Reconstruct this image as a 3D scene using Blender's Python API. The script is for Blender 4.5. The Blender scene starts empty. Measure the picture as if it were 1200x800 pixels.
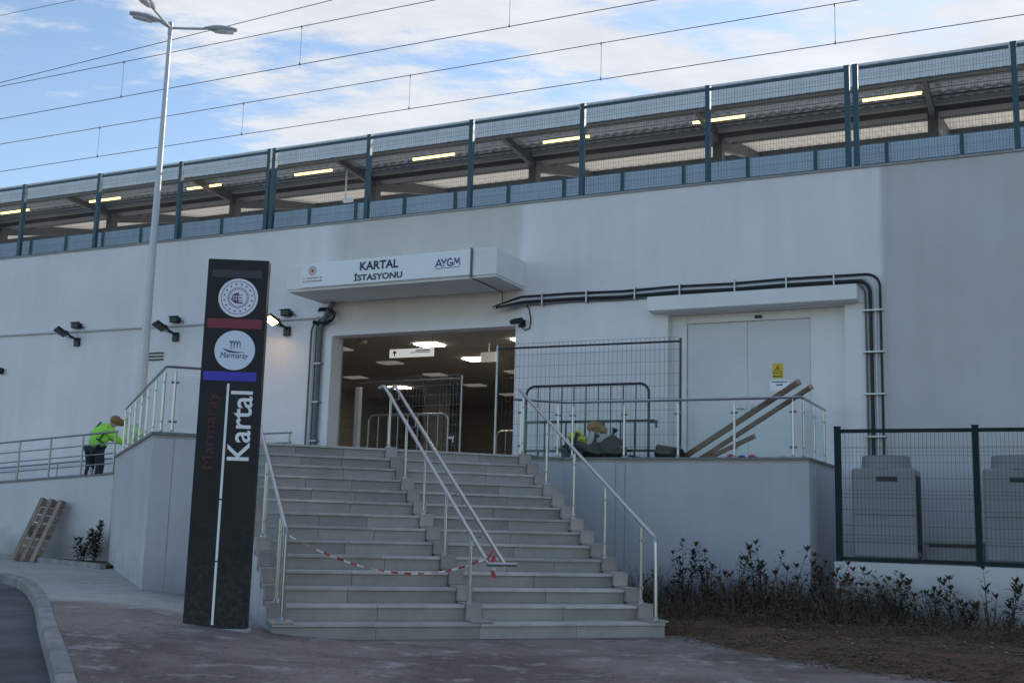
import bpy, bmesh, math, random
from mathutils import Vector, Matrix
random.seed(7)
rad = math.radians
sc = bpy.context.scene
COL = sc.collection

# ---------------------------------------------------------------- camera
PITCH, ROLL, EYE = rad(9.169), rad(1.589), 1.25
cd = bpy.data.cameras.new('camera'); cam = bpy.data.objects.new('camera', cd); COL.objects.link(cam)
cd.sensor_width = 36.0; cd.lens = 39.6; cd.clip_end = 3000
c_, s_, cp, sp = math.cos(ROLL), math.sin(ROLL), math.cos(PITCH), math.sin(PITCH)
M = Matrix(((c_, -s_, 0, 0), (-s_*sp, -c_*sp, -cp, 0), (s_*cp, c_*cp, -sp, EYE), (0, 0, 0, 1)))
cam.matrix_world = M
sc.camera = cam

# ---------------------------------------------------------------- light
SUN_AZ, SUN_EL = rad(47), rad(27)
world = bpy.data.worlds.new('World'); sc.world = world; world.use_nodes = True
def build_world():
    nt = world.node_tree; N = nt.nodes; L = nt.links
    for n in list(N): N.remove(n)
    out = N.new('ShaderNodeOutputWorld'); bg = N.new('ShaderNodeBackground')
    sky = N.new('ShaderNodeTexSky'); sky.sky_type = 'NISHITA'; sky.sun_disc = False
    sky.sun_elevation = SUN_EL; sky.sun_rotation = SUN_AZ
    sky.air_density = 1.0; sky.dust_density = 0.35; sky.ozone_density = 1.2
    bg.inputs['Strength'].default_value = 0.115
    # clouds: wispy layers on a flat sheet high above
    tc = N.new('ShaderNodeTexCoord'); sep = N.new('ShaderNodeSeparateXYZ'); L.new(tc.outputs['Generated'], sep.inputs[0])
    def m(op, a, b=None, clamp=False):
        n = N.new('ShaderNodeMath'); n.operation = op; n.use_clamp = clamp
        for i, v in enumerate((a, b)):
            if v is None: continue
            if isinstance(v, (int, float)): n.inputs[i].default_value = v
            else: L.new(v, n.inputs[i])
        return n.outputs[0]
    zz = m('ADD', m('MAXIMUM', sep.outputs[2], 0.0), 0.12)
    px = m('DIVIDE', sep.outputs[0], zz); py = m('DIVIDE', sep.outputs[1], zz)
    cmb = N.new('ShaderNodeCombineXYZ'); L.new(px, cmb.inputs[0]); L.new(py, cmb.inputs[1])
    mp = N.new('ShaderNodeMapping'); L.new(cmb.outputs[0], mp.inputs[0])
    mp.inputs['Rotation'].default_value = (0, 0, rad(-62)); mp.inputs['Scale'].default_value = (1.0, 2.1, 1)
    mp.inputs['Location'].default_value = (1.35, 0.55, 0)
    n1 = N.new('ShaderNodeTexNoise'); n1.inputs['Scale'].default_value = 1.15; n1.inputs['Detail'].default_value = 9
    n1.inputs['Roughness'].default_value = 0.56; n1.inputs['Distortion'].default_value = 0.5
    L.new(mp.outputs[0], n1.inputs['Vector'])
    n2 = N.new('ShaderNodeTexNoise'); n2.inputs['Scale'].default_value = 3.4; n2.inputs['Detail'].default_value = 8
    n2.inputs['Roughness'].default_value = 0.68; L.new(mp.outputs[0], n2.inputs['Vector'])
    # the cloud bank lies on the sunward side and thins towards the other
    side = m('MULTIPLY', m('ADD', px, 0.60), 0.55)
    side = m('MINIMUM', m('MAXIMUM', side, -0.28), 0.115)
    ahead = m('MINIMUM', m('MAXIMUM', m('MULTIPLY', m('SUBTRACT', py, 0.35), 0.35), -0.2), 0.05)
    side = m('ADD', side, ahead)
    v = m('ADD', m('ADD', n1.outputs[0], m('MULTIPLY', m('SUBTRACT', n2.outputs[0], 0.5), 0.75)), side)
    mr = N.new('ShaderNodeMapRange'); mr.interpolation_type = 'SMOOTHSTEP'; L.new(v, mr.inputs[0])
    mr.inputs[1].default_value = 0.455; mr.inputs[2].default_value = 0.645
    fac = m('MULTIPLY', mr.outputs[0], 0.92)
    shade = N.new('ShaderNodeMapRange'); L.new(n2.outputs[0], shade.inputs[0])
    shade.inputs[1].default_value = 0.3; shade.inputs[2].default_value = 0.7; shade.inputs[3].default_value = 0.88; shade.inputs[4].default_value = 1.10
    cc = N.new('ShaderNodeMix'); cc.data_type = 'RGBA'; cc.blend_type = 'MULTIPLY'; cc.inputs[0].default_value = 1.0
    cc.inputs[6].default_value = (4.1, 4.2, 4.4, 1)
    L.new(shade.outputs[0], cc.inputs[7])
    mx = N.new('ShaderNodeMix'); mx.data_type = 'RGBA'
    L.new(fac, mx.inputs[0]); L.new(sky.outputs[0], mx.inputs[6]); L.new(cc.outputs[2], mx.inputs[7])
    L.new(mx.outputs[2], bg.inputs[0]); L.new(bg.outputs[0], out.inputs[0])
build_world()
sd = bpy.data.lights.new('sun', 'SUN'); sd.energy = 2.2; sd.angle = rad(0.6); sd.color = (1.0, 0.94, 0.86)
sun = bpy.data.objects.new('sun', sd); COL.objects.link(sun)
sdir = Vector((math.sin(SUN_AZ)*math.cos(SUN_EL), math.cos(SUN_AZ)*math.cos(SUN_EL), math.sin(SUN_EL)))
sun.rotation_euler = (-sdir).to_track_quat('-Z', 'Y').to_euler()
sun.location = (20, 30, 30)
vs = sc.view_settings; vs.view_transform = 'Standard'; vs.look = 'None'; vs.gamma = 1.0; vs.exposure = 0.82; vs.use_curve_mapping = False
sc.cycles.use_denoising = True
sc.cycles.max_bounces = 8; sc.cycles.transparent_max_bounces = 24; sc.cycles.sample_clamp_indirect = 6

# ---------------------------------------------------------------- frames
TW, TS = rad(25.7), rad(19.4)
FR = {'W': ((math.cos(TW), -math.sin(TW)), (math.sin(TW), math.cos(TW)), -TW),   # along the station wall / into it
      'S': ((math.cos(TS), math.sin(TS)), (-math.sin(TS), math.cos(TS)), TS),    # along the steps / up the flight
      'N': ((1, 0), (0, 1), 0.0)}
def to_world(fr, p):
    a, b, _ = FR[fr]
    return Vector((p[0]*a[0]+p[1]*b[0], p[0]*a[1]+p[1]*b[1], p[2] if len(p) > 2 else 0))
def to_frame(fr, P):
    a, b, _ = FR[fr]
    return (P[0]*a[0]+P[1]*a[1], P[0]*b[0]+P[1]*b[1], P[2] if len(P) > 2 else 0)
def S2W(e, r, z=0): return to_frame('W', to_world('S', (e, r, z)))
def W2S(s, d, z=0): return to_frame('S', to_world('W', (s, d, z)))

# ---------------------------------------------------------------- materials
MATS = {}
def newmat(name):
    m = bpy.data.materials.new(name); m.use_nodes = True; MATS[name] = m
    nt = m.node_tree; b = nt.nodes['Principled BSDF']
    return m, nt, b
def nd(nt, t, **kw):
    n = nt.nodes.new(t)
    for k, v in kw.items():
        if k in n.inputs: n.inputs[k].default_value = v
        else: setattr(n, k, v)
    return n
def simple(name, col, rough=0.6, metal=0.0, noise=0.0, nscale=8.0, bump=0.0, bscale=60.0, rand=0.0, spec=0.5, stretch=None):
    m, nt, b = newmat(name)
    b.inputs['Roughness'].default_value = rough; b.inputs['Metallic'].default_value = metal
    b.inputs['Specular IOR Level'].default_value = spec
    b.inputs['Base Color'].default_value = (*col, 1)
    last = None
    tc = nd(nt, 'ShaderNodeTexCoord'); vec = tc.outputs['Object']
    if stretch:
        mp = nd(nt, 'ShaderNodeMapping'); mp.inputs['Scale'].default_value = stretch
        nt.links.new(vec, mp.inputs[0]); vec = mp.outputs[0]
    if noise or rand:
        val = None
        if noise:
            n = nd(nt, 'ShaderNodeTexNoise', Scale=nscale, Detail=6.0, Roughness=0.6); nt.links.new(vec, n.inputs['Vector'])
            mr = nd(nt, 'ShaderNodeMapRange'); nt.links.new(n.outputs[0], mr.inputs[0])
            mr.inputs[1].default_value = .25; mr.inputs[2].default_value = .75; mr.inputs[3].default_value = 1-noise; mr.inputs[4].default_value = 1+noise
            val = mr.outputs[0]
        if rand:
            oi = nd(nt, 'ShaderNodeObjectInfo'); mr2 = nd(nt, 'ShaderNodeMapRange'); nt.links.new(oi.outputs['Random'], mr2.inputs[0])
            mr2.inputs[3].default_value = 1-rand; mr2.inputs[4].default_value = 1+rand
            if val is None: val = mr2.outputs[0]
            else:
                mm = nd(nt, 'ShaderNodeMath', operation='MULTIPLY'); nt.links.new(val, mm.inputs[0]); nt.links.new(mr2.outputs[0], mm.inputs[1]); val = mm.outputs[0]
        mx = nd(nt, 'ShaderNodeMix', data_type='RGBA', blend_type='MULTIPLY'); mx.inputs[0].default_value = 1
        mx.inputs[6].default_value = (*col, 1); nt.links.new(val, mx.inputs[7]); nt.links.new(mx.outputs[2], b.inputs['Base Color'])
    if bump:
        n = nd(nt, 'ShaderNodeTexNoise', Scale=bscale, Detail=4.0); nt.links.new(vec, n.inputs['Vector'])
        bp = nd(nt, 'ShaderNodeBump', Strength=bump, Distance=0.01); nt.links.new(n.outputs[0], bp.inputs['Height']); nt.links.new(bp.outputs[0], b.inputs['Normal'])
    return m
def emit(name, col, strength):
    m, nt, b = newmat(name)
    b.inputs['Base Color'].default_value = (*col, 1); b.inputs['Emission Color'].default_value = (*col, 1); b.inputs['Emission Strength'].default_value = strength
    return m

def plaster(name, col, patches=False, grime=0.0, top=None):
    """painted render: mottled, faint vertical run-down streaks, fine trowel relief"""
    m, nt, b = newmat(name); L = nt.links
    b.inputs['Roughness'].default_value = 0.85; b.inputs['Specular IOR Level'].default_value = 0.25
    tc = nd(nt, 'ShaderNodeTexCoord'); vec = tc.outputs['Object']
    n1 = nd(nt, 'ShaderNodeTexNoise', Scale=0.55, Detail=5.0, Roughness=0.55); L.new(vec, n1.inputs['Vector'])
    mp = nd(nt, 'ShaderNodeMapping'); mp.inputs['Scale'].default_value = (2.2, 2.2, 0.16); L.new(vec, mp.inputs[0])
    n2 = nd(nt, 'ShaderNodeTexNoise', Scale=1.6, Detail=6.0, Roughness=0.6); L.new(mp.outputs[0], n2.inputs['Vector'])
    def mr(src, a, b_, c, d):
        q = nd(nt, 'ShaderNodeMapRange'); L.new(src, q.inputs[0])
        for i, v in enumerate((a, b_, c, d)): q.inputs[i+1].default_value = v
        return q.outputs[0]
    def mul(x, y):
        q = nd(nt, 'ShaderNodeMath', operation='MULTIPLY'); L.new(x, q.inputs[0]); L.new(y, q.inputs[1]); return q.outputs[0]
    v = mul(mr(n1.outputs[0], .3, .7, .92, 1.05), mr(n2.outputs[0], .3, .7, .965, 1.03))
    sep = nd(nt, 'ShaderNodeSeparateXYZ'); L.new(vec, sep.inputs[0])
    if patches:   # sections rolled in a different, greyer coat of paint
        rgt = mr(sep.outputs[0], 8.84, 8.92, 1.0, 0.70); v = mul(v, rgt)
        a = mr(sep.outputs[0], -2.35, -1.95, 0, 1); c = mr(sep.outputs[0], 2.1, 2.25, 1, 0); z = mr(sep.outputs[2], 5.0, 5.3, 0, 1)
        k = mr(mul(mul(a, c), z), 0, 1, 1.0, 0.84); v = mul(v, k)
    if grime:
        n3 = nd(nt, 'ShaderNodeTexNoise', Scale=2.5, Detail=6.0); L.new(vec, n3.inputs['Vector'])
        q = nd(nt, 'ShaderNodeMath', operation='SUBTRACT'); L.new(sep.outputs[2], q.inputs[0])
        w = nd(nt, 'ShaderNodeMath', operation='MULTIPLY'); L.new(n3.outputs[0], w.inputs[0]); w.inputs[1].default_value = 0.9
        L.new(w.outputs[0], q.inputs[1])
        v = mul(v, mr(q.outputs[0], -0.25, 0.25, 1-grime, 1.0))
    mx = nd(nt, 'ShaderNodeMix', data_type='RGBA', blend_type='MULTIPLY'); mx.inputs[0].default_value = 1
    if patches:
        pm_ = nd(nt, 'ShaderNodeMix', data_type='RGBA'); L.new(mul(mul(a, c), z), pm_.inputs[0]); pm_.inputs[6].default_value = (*col, 1); pm_.inputs[7].default_value = (.78, .735, .68, 1); L.new(pm_.outputs[2], mx.inputs[6])
    else: mx.inputs[6].default_value = (*col, 1)
    L.new(v, mx.inputs[7]); L.new(mx.outputs[2], b.inputs['Base Color'])
    n4 = nd(nt, 'ShaderNodeTexNoise', Scale=38.0, Detail=5.0); L.new(vec, n4.inputs['Vector'])
    n5 = nd(nt, 'ShaderNodeTexNoise', Scale=2.2, Detail=3.0); L.new(vec, n5.inputs['Vector'])
    ad = nd(nt, 'ShaderNodeMath', operation='MULTIPLY_ADD'); L.new(n5.outputs[0], ad.inputs[0]); ad.inputs[1].default_value = 2.5; L.new(n4.outputs[0], ad.inputs[2])
    bp = nd(nt, 'ShaderNodeBump', Strength=0.35, Distance=0.012); L.new(ad.outputs[0], bp.inputs['Height']); L.new(bp.outputs[0], b.inputs['Normal'])
    return m
plaster('plaster_wall', (.80, .77, .772), patches=True)
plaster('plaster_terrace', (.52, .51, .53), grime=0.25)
plaster('plaster_low', (.62, .615, .61), grime=0.35)
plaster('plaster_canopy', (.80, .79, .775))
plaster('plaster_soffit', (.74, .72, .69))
def granite(name, col):
    m, nt, b = newmat(name); L = nt.links
    tc = nd(nt, 'ShaderNodeTexCoord'); vec = tc.outputs['Object']
    n1 = nd(nt, 'ShaderNodeTexNoise', Scale=180.0, Detail=2.0); L.new(vec, n1.inputs['Vector'])
    n2 = nd(nt, 'ShaderNodeTexNoise', Scale=2.2, Detail=6.0, Roughness=.62); L.new(vec, n2.inputs['Vector'])
    oi = nd(nt, 'ShaderNodeObjectInfo')
    def mr(src, a, b_, c, d):
        q = nd(nt, 'ShaderNodeMapRange'); L.new(src, q.inputs[0])
        for i, v in enumerate((a, b_, c, d)): q.inputs[i+1].default_value = v
        return q.outputs[0]
    def mul(x, y):
        q = nd(nt, 'ShaderNodeMath', operation='MULTIPLY'); L.new(x, q.inputs[0]); L.new(y, q.inputs[1]); return q.outputs[0]
    v = mul(mul(mr(n1.outputs[0], .3, .7, .82, 1.18), mr(n2.outputs[0], .3, .72, .70, 1.12)), mr(oi.outputs['Random'], 0, 1, .80, 1.14))
    mx = nd(nt, 'ShaderNodeMix', data_type='RGBA', blend_type='MULTIPLY'); mx.inputs[0].default_value = 1
    mx.inputs[6].default_value = (*col, 1); L.new(v, mx.inputs[7]); L.new(mx.outputs[2], b.inputs['Base Color'])
    L.new(mr(n2.outputs[0], .3, .7, .45, .7), b.inputs['Roughness'])
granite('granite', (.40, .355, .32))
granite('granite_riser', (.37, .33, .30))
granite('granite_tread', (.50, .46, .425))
simple('granite_dark', (.17, .175, .18), .6, noise=.2, nscale=6)
simple('concrete', (.33, .325, .315), .85, noise=.18, nscale=3, bump=.3, bscale=50)
simple('kerb_concrete', (.25, .24, .235), .85, noise=.38, nscale=3, bump=.4, bscale=70, rand=.1)
simple('deck_concrete', (.62, .60, .56), .85, noise=.1)
simple('steel', (.40, .41, .42), .28, 1.0, noise=.06, nscale=4)
simple('steel_dull', (.34, .35, .36), .42, 1.0, noise=.12, nscale=6)
simple('galvanised', (.46, .47, .48), .45, .85, noise=.15, nscale=7)
simple('lamp_paint', (.52, .53, .54), .45, .3, noise=.06, nscale=4)
simple('fence_green', (.014, .07, .095), .45, noise=.12, nscale=3)
simple('fence_dark', (.006, .018, .021), .6, noise=.15, nscale=3, spec=.25)
simple('wire_teal', (.02, .07, .085), .5)
simple('wire_dark', (.03, .04, .045), .5)
simple('wire_zinc', (.22, .24, .26), .5, .6)
simple('barrier_blue', (.74, .84, .92), .6, noise=.12, nscale=2)
simple('barrier_wire', (.26, .34, .42), .6)
simple('barrier_steel', (.05, .06, .07), .45, .5, noise=.15, nscale=6)
simple('roof_fascia', (.66, .68, .70), .55, .1, noise=.08, nscale=2)
simple('roof_sheet', (.33, .38, .45), .6, .1, noise=.12, nscale=1.5)
simple('roof_sheet_back', (.76, .66, .50), .6, noise=.12, nscale=1.5)
def translucent(name, col, t):
    m, nt, b = newmat(name); out = nt.nodes['Material Output']; b.inputs['Base Color'].default_value = (*col, 1); b.inputs['Roughness'].default_value = .6
    tr = nd(nt, 'ShaderNodeBsdfTranslucent'); tr.inputs[0].default_value = (*col, 1); mx = nd(nt, 'ShaderNodeMixShader'); mx.inputs[0].default_value = t
    nt.links.new(b.outputs[0], mx.inputs[1]); nt.links.new(tr.outputs[0], mx.inputs[2]); nt.links.new(mx.outputs[0], out.inputs[0])
translucent('roof_sheet_daylit', (.74, .68, .58), .27)  # back half: daylight put into a paler, translucent copy of the sheet
translucent('barrier_sheet', (.74, .84, .92), .45)
simple('roof_steel', (.055, .057, .06), .55, noise=.15, nscale=3)
simple('gutter', (.30, .30, .30), .5, .2, noise=.1)
simple('white_paint', (.72, .73, .73), .45, noise=.05, nscale=3)
simple('door_paint', (.66, .65, .65), .5, noise=.05, nscale=2)
simple('sign_white', (.82, .83, .85), .4, noise=.03, nscale=2)
simple('black_plastic', (.012, .013, .015), .45, noise=.2, nscale=9)
simple('cable_black', (.012, .012, .014), .55)
simple('conduit_grey', (.12, .13, .14), .55, noise=.15)
simple('conduit_white', (.62, .63, .64), .5)
simple('bag_black', (.010, .011, .012), .55, bump=.7, bscale=12)
simple('bag_white', (.50, .49, .455), .55, bump=.6, bscale=14)
simple('wood_old', (.16, .10, .07), .85, noise=.35, nscale=5, bump=.4, bscale=30, rand=.2, stretch=(1, 8, 8))
simple('wood_pallet', (.30, .235, .185), .85, noise=.3, nscale=5, bump=.4, bscale=30, rand=.25, stretch=(6, 6, 1))
simple('text_navy', (.012, .02, .07), .5)
simple('text_blue', (.02, .03, .22), .5)
simple('text_red', (.35, .06, .07), .5)
simple('yellow_sign', (.70, .48, .02), .5)
simple('pyl_grey', (.035, .036, .04), .5)
simple('pyl_red', (.20, .008, .028), .4)
simple('pyl_blue', (.035, .02, .42), .4)
simple('pyl_maroon', (.075, .006, .007), .5)
simple('disc_white', (.78, .78, .86), .4)
simple('disc_white2', (.70, .76, .86), .4)
simple('disc_ink', (.10, .05, .12), .5)
simple('disc_navy', (.03, .05, .11), .5)
simple('hivis', (.36, .80, .07), .7, noise=.12, nscale=9, bump=.5, bscale=14)
simple('hivis_strap', (.03, .05, .045), .6)
simple('trousers', (.02, .032, .04), .8, noise=.15)
simple('skin', (.45, .28, .2), .6)
simple('cap_brown', (.24, .15, .05), .7)
simple('boot', (.02, .018, .015), .7)
simple('tape_red', (.38, .03, .045), .5)
simple('tape_white', (.6, .6, .6), .5)
simple('ac_body', (.25, .25, .245), .5, noise=.05, nscale=2)
simple('ac_dark', (.02, .02, .022), .6)
simple('hall_wall', (.40, .39, .37), .7, noise=.1)
simple('hall_ceiling', (.46, .45, .43), .8, noise=.05)
simple('hall_floor', (.22, .21, .20), .3, noise=.1)
emit('panel_faint_glow', (.75, .72, .66), .10)  # unlit panels, with a faint glow added so they show pale
simple('stem_bark', (.07, .055, .04), .9, noise=.2)
simple('roof_deck', (.2, .2, .2), .8)
simple('yellow_cloth', (.62, .60, .06), .8, bump=.6, bscale=14)
simple('brown_cloth', (.30, .17, .06), .8, bump=.6, bscale=14)
simple('item_red', (.5, .05, .08), .6)
simple('item_blue', (.04, .10, .35), .6)
simple('wire_line', (.02, .022, .028), .6)
emit('sign_added_glow', (.92, .93, .9), .28)  # added glow keeps the hanging board bright; it is no lamp
emit('tube_glow', (1.0, .70, .26), 2.2)
emit('panel_glow', (1.0, .90, .74), 11.0)
emit('flood_glow', (1.0, .56, .16), 16.0)
def leaf_mat(name, cols):
    m, nt, b = newmat(name); L = nt.links
    tc = nd(nt, 'ShaderNodeTexCoord'); n = nd(nt, 'ShaderNodeTexNoise', Scale=9.0, Detail=3.0); L.new(tc.outputs['Object'], n.inputs['Vector'])
    cr = nd(nt, 'ShaderNodeValToRGB'); L.new(n.outputs[0], cr.inputs[0])
    cr.color_ramp.elements[0].position = .35; cr.color_ramp.elements[0].color = (*cols[0], 1)
    cr.color_ramp.elements[1].position = .68; cr.color_ramp.elements[1].color = (*cols[-1], 1)
    if len(cols) > 2:
        q = cr.color_ramp.elements.new(.5); q.color = (*cols[1], 1)
    L.new(cr.outputs[0], b.inputs['Base Color']); b.inputs['Roughness'].default_value = .5
    b.inputs['Specular IOR Level'].default_value = .35
leaf_mat('leaf_green', [(.022, .034, .024), (.045, .055, .03), (.085, .06, .035)])
leaf_mat('leaf_red', [(.15, .06, .035), (.11, .065, .038), (.05, .06, .03)])
leaf_mat('leaf_dry', [(.05, .034, .018), (.105, .07, .038), (.042, .042, .02)])
def glass_mat(name, tint, fac0=.06):
    m, nt, b = newmat(name); L = nt.links; nt.nodes.remove(b)
    out = nt.nodes['Material Output']
    tr = nd(nt, 'ShaderNodeBsdfTransparent'); tr.inputs[0].default_value = (*tint, 1)
    gl = nd(nt, 'ShaderNodeBsdfGlossy'); gl.inputs['Roughness'].default_value = .03; gl.inputs[0].default_value = (.9, .95, .95, 1)
    lw = nd(nt, 'ShaderNodeLayerWeight', Blend=.5)
    pw_ = nd(nt, 'ShaderNodeMath', operation='POWER'); L.new(lw.outputs['Facing'], pw_.inputs[0]); pw_.inputs[1].default_value = 5.0
    ad = nd(nt, 'ShaderNodeMath', operation='MULTIPLY_ADD'); ad.use_clamp = True; L.new(pw_.outputs[0], ad.inputs[0]); ad.inputs[1].default_value = .5; ad.inputs[2].default_value = fac0
    mx = nd(nt, 'ShaderNodeMixShader'); L.new(ad.outputs[0], mx.inputs[0]); L.new(tr.outputs[0], mx.inputs[1]); L.new(gl.outputs[0], mx.inputs[2])
    L.new(mx.outputs[0], out.inputs[0])
glass_mat('glass', (.955, .98, .975), .006)
def ground_mat():
    m, nt, b = newmat('pavement'); L = nt.links
    tc = nd(nt, 'ShaderNodeTexCoord'); vec = tc.outputs['Object']
    def noise(scale, detail=6, rough=.6, v=None, dist=0):
        n = nd(nt, 'ShaderNodeTexNoise', Scale=scale, Detail=float(detail), Roughness=rough, Distortion=float(dist)); L.new(v or vec, n.inputs['Vector']); return n.outputs[0]
    def mr(src, a, b_, c, d, smooth=False):
        q = nd(nt, 'ShaderNodeMapRange'); L.new(src, q.inputs[0])
        if smooth: q.interpolation_type = 'SMOOTHSTEP'
        for i, v in enumerate((a, b_, c, d)): q.inputs[i+1].default_value = v
        return q.outputs[0]
    def math_(op, x, y):
        q = nd(nt, 'ShaderNodeMath', operation=op)
        for i, v in enumerate((x, y)):
            if isinstance(v, (int, float)): q.inputs[i].default_value = v
            else: L.new(v, q.inputs[i])
        return q.outputs[0]
    def mix(f, A, B):
        q = nd(nt, 'ShaderNodeMix', data_type='RGBA')
        if isinstance(f, (int, float)): q.inputs[0].default_value = f
        else: L.new(f, q.inputs[0])
        for i, v in ((6, A), (7, B)):
            if isinstance(v, tuple): q.inputs[i].default_value = (*v, 1)
            else: L.new(v, q.inputs[i])
        return q.outputs[2]
    big = noise(.55, 6, .6, dist=.4); mid = noise(2.4, 7, .65); fine = noise(40, 4, .6)
    sep = nd(nt, 'ShaderNodeSeparateXYZ'); L.new(vec, sep.inputs[0])
    # trodden mud and slurry in front of the stairs, clean concrete beyond the sign
    edge = math_('ADD', sep.outputs[1], math_('MULTIPLY', sep.outputs[0], 0.22))
    edge = math_('ADD', edge, math_('MULTIPLY', math_('SUBTRACT', mid, .5), 1.6))
    far = mr(edge, 11.4, 12.1, 0, 1, True)
    right = mr(sep.outputs[0], -2.2, -1.4, 1, 0, True)
    clean = math_('MULTIPLY', far, right)
    mud = mix(mr(big, .38, .62, 0, 1, True), (.095, .069, .060), (.22, .178, .158))
    mud = mix(mr(mid, .52, .66, 0, .75, True), mud, (.38, .34, .315))
    mud = mix(mr(noise(5.5, 6, .7), .55, .72, 0, .7, True), mud, (.055, .042, .038))
    conc = mix(mr(big, .3, .7, 0, 1), (.37, .345, .325), (.46, .43, .405))
    conc = mix(mr(mid, .5, .75, 0, .5), conc, (.24, .235, .23))
    col = mix(clean, mud, conc)
    grit = noise(13, 8, .75); spk = noise(95, 3, .6)
    col = mix(mr(grit, .56, .70, 0, .55, True), col, (.40, .37, .345)); col = mix(mr(grit, .44, .30, 0, .65, True), col, (.05, .042, .038))
    col2 = nd(nt, 'ShaderNodeMix', data_type='RGBA', blend_type='MULTIPLY'); col2.inputs[0].default_value = 1
    L.new(col, col2.inputs[6]); L.new(math_('MULTIPLY', mr(fine, .3, .7, .75, 1.25), mr(spk, .3, .7, .75, 1.25)), col2.inputs[7])
    L.new(col2.outputs[2], b.inputs['Base Color'])
    L.new(mr(mid, .35, .65, .5, .9), b.inputs['Roughness'])
    bp = nd(nt, 'ShaderNodeBump', Strength=.5, Distance=.02); L.new(math_('ADD', mid, math_('MULTIPLY', fine, .35)), bp.inputs['Height']); L.new(bp.outputs[0], b.inputs['Normal'])
ground_mat()
simple('asphalt', (.085, .085, .085), .85, noise=.6, nscale=1.1, bump=.5, bscale=80)
def soil_mat():
    m, nt, b = newmat('soil'); L = nt.links
    tc = nd(nt, 'ShaderNodeTexCoord')
    n = nd(nt, 'ShaderNodeTexNoise', Scale=3.0, Detail=9.0, Roughness=.7); L.new(tc.outputs['Object'], n.inputs['Vector'])
    cr = nd(nt, 'ShaderNodeValToRGB'); L.new(n.outputs[0], cr.inputs[0])
    cr.color_ramp.elements[0].position = .3; cr.color_ramp.elements[0].color = (.042, .024, .011, 1)
    cr.color_ramp.elements[1].position = .72; cr.color_ramp.elements[1].color = (.15, .08, .034, 1)
    L.new(cr.outputs[0], b.inputs['Base Color']); b.inputs['Roughness'].default_value = .95
    n2 = nd(nt, 'ShaderNodeTexNoise', Scale=22.0, Detail=6.0); L.new(tc.outputs['Object'], n2.inputs['Vector'])
    bp = nd(nt, 'ShaderNodeBump', Strength=.9, Distance=.04); L.new(n2.outputs[0], bp.inputs['Height']); L.new(bp.outputs[0], b.inputs['Normal'])
soil_mat()
def pylon_mat():
    m, nt, b = newmat('pylon_black'); L = nt.links
    tc = nd(nt, 'ShaderNodeTexCoord'); vec = tc.outputs['Object']
    n = nd(nt, 'ShaderNodeTexNoise', Scale=22.0, Detail=8.0, Roughness=.75); L.new(vec, n.inputs['Vector'])
    n2 = nd(nt, 'ShaderNodeTexNoise', Scale=3.0, Detail=5.0); L.new(vec, n2.inputs['Vector'])
    sep = nd(nt, 'ShaderNodeSeparateXYZ'); L.new(vec, sep.inputs[0])
    q = nd(nt, 'ShaderNodeMapRange'); L.new(sep.outputs[2], q.inputs[0])     # mud splashed up from the ground
    q.inputs[1].default_value = 0.1; q.inputs[2].default_value = 1.4; q.inputs[3].default_value = .95; q.inputs[4].default_value = 0
    a = nd(nt, 'ShaderNodeMapRange'); L.new(n.outputs[0], a.inputs[0]); a.inputs[1].default_value = .46; a.inputs[2].default_value = .7
    mm = nd(nt, 'ShaderNodeMath', operation='MULTIPLY'); L.new(q.outputs[0], mm.inputs[0]); L.new(a.outputs[0], mm.inputs[1])
    mx = nd(nt, 'ShaderNodeMix', data_type='RGBA'); L.new(mm.outputs[0], mx.inputs[0])
    mx.inputs[6].default_value = (.010, .010, .012, 1); mx.inputs[7].default_value = (.06, .06, .06, 1)
    L.new(mx.outputs[2], b.inputs['Base Color'])
    r = nd(nt, 'ShaderNodeMapRange'); L.new(n2.outputs[0], r.inputs[0]); r.inputs[3].default_value = .38; r.inputs[4].default_value = .62
    L.new(r.outputs[0], b.inputs['Roughness'])
    b.inputs['Specular IOR Level'].default_value = .35
pylon_mat()

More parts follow.
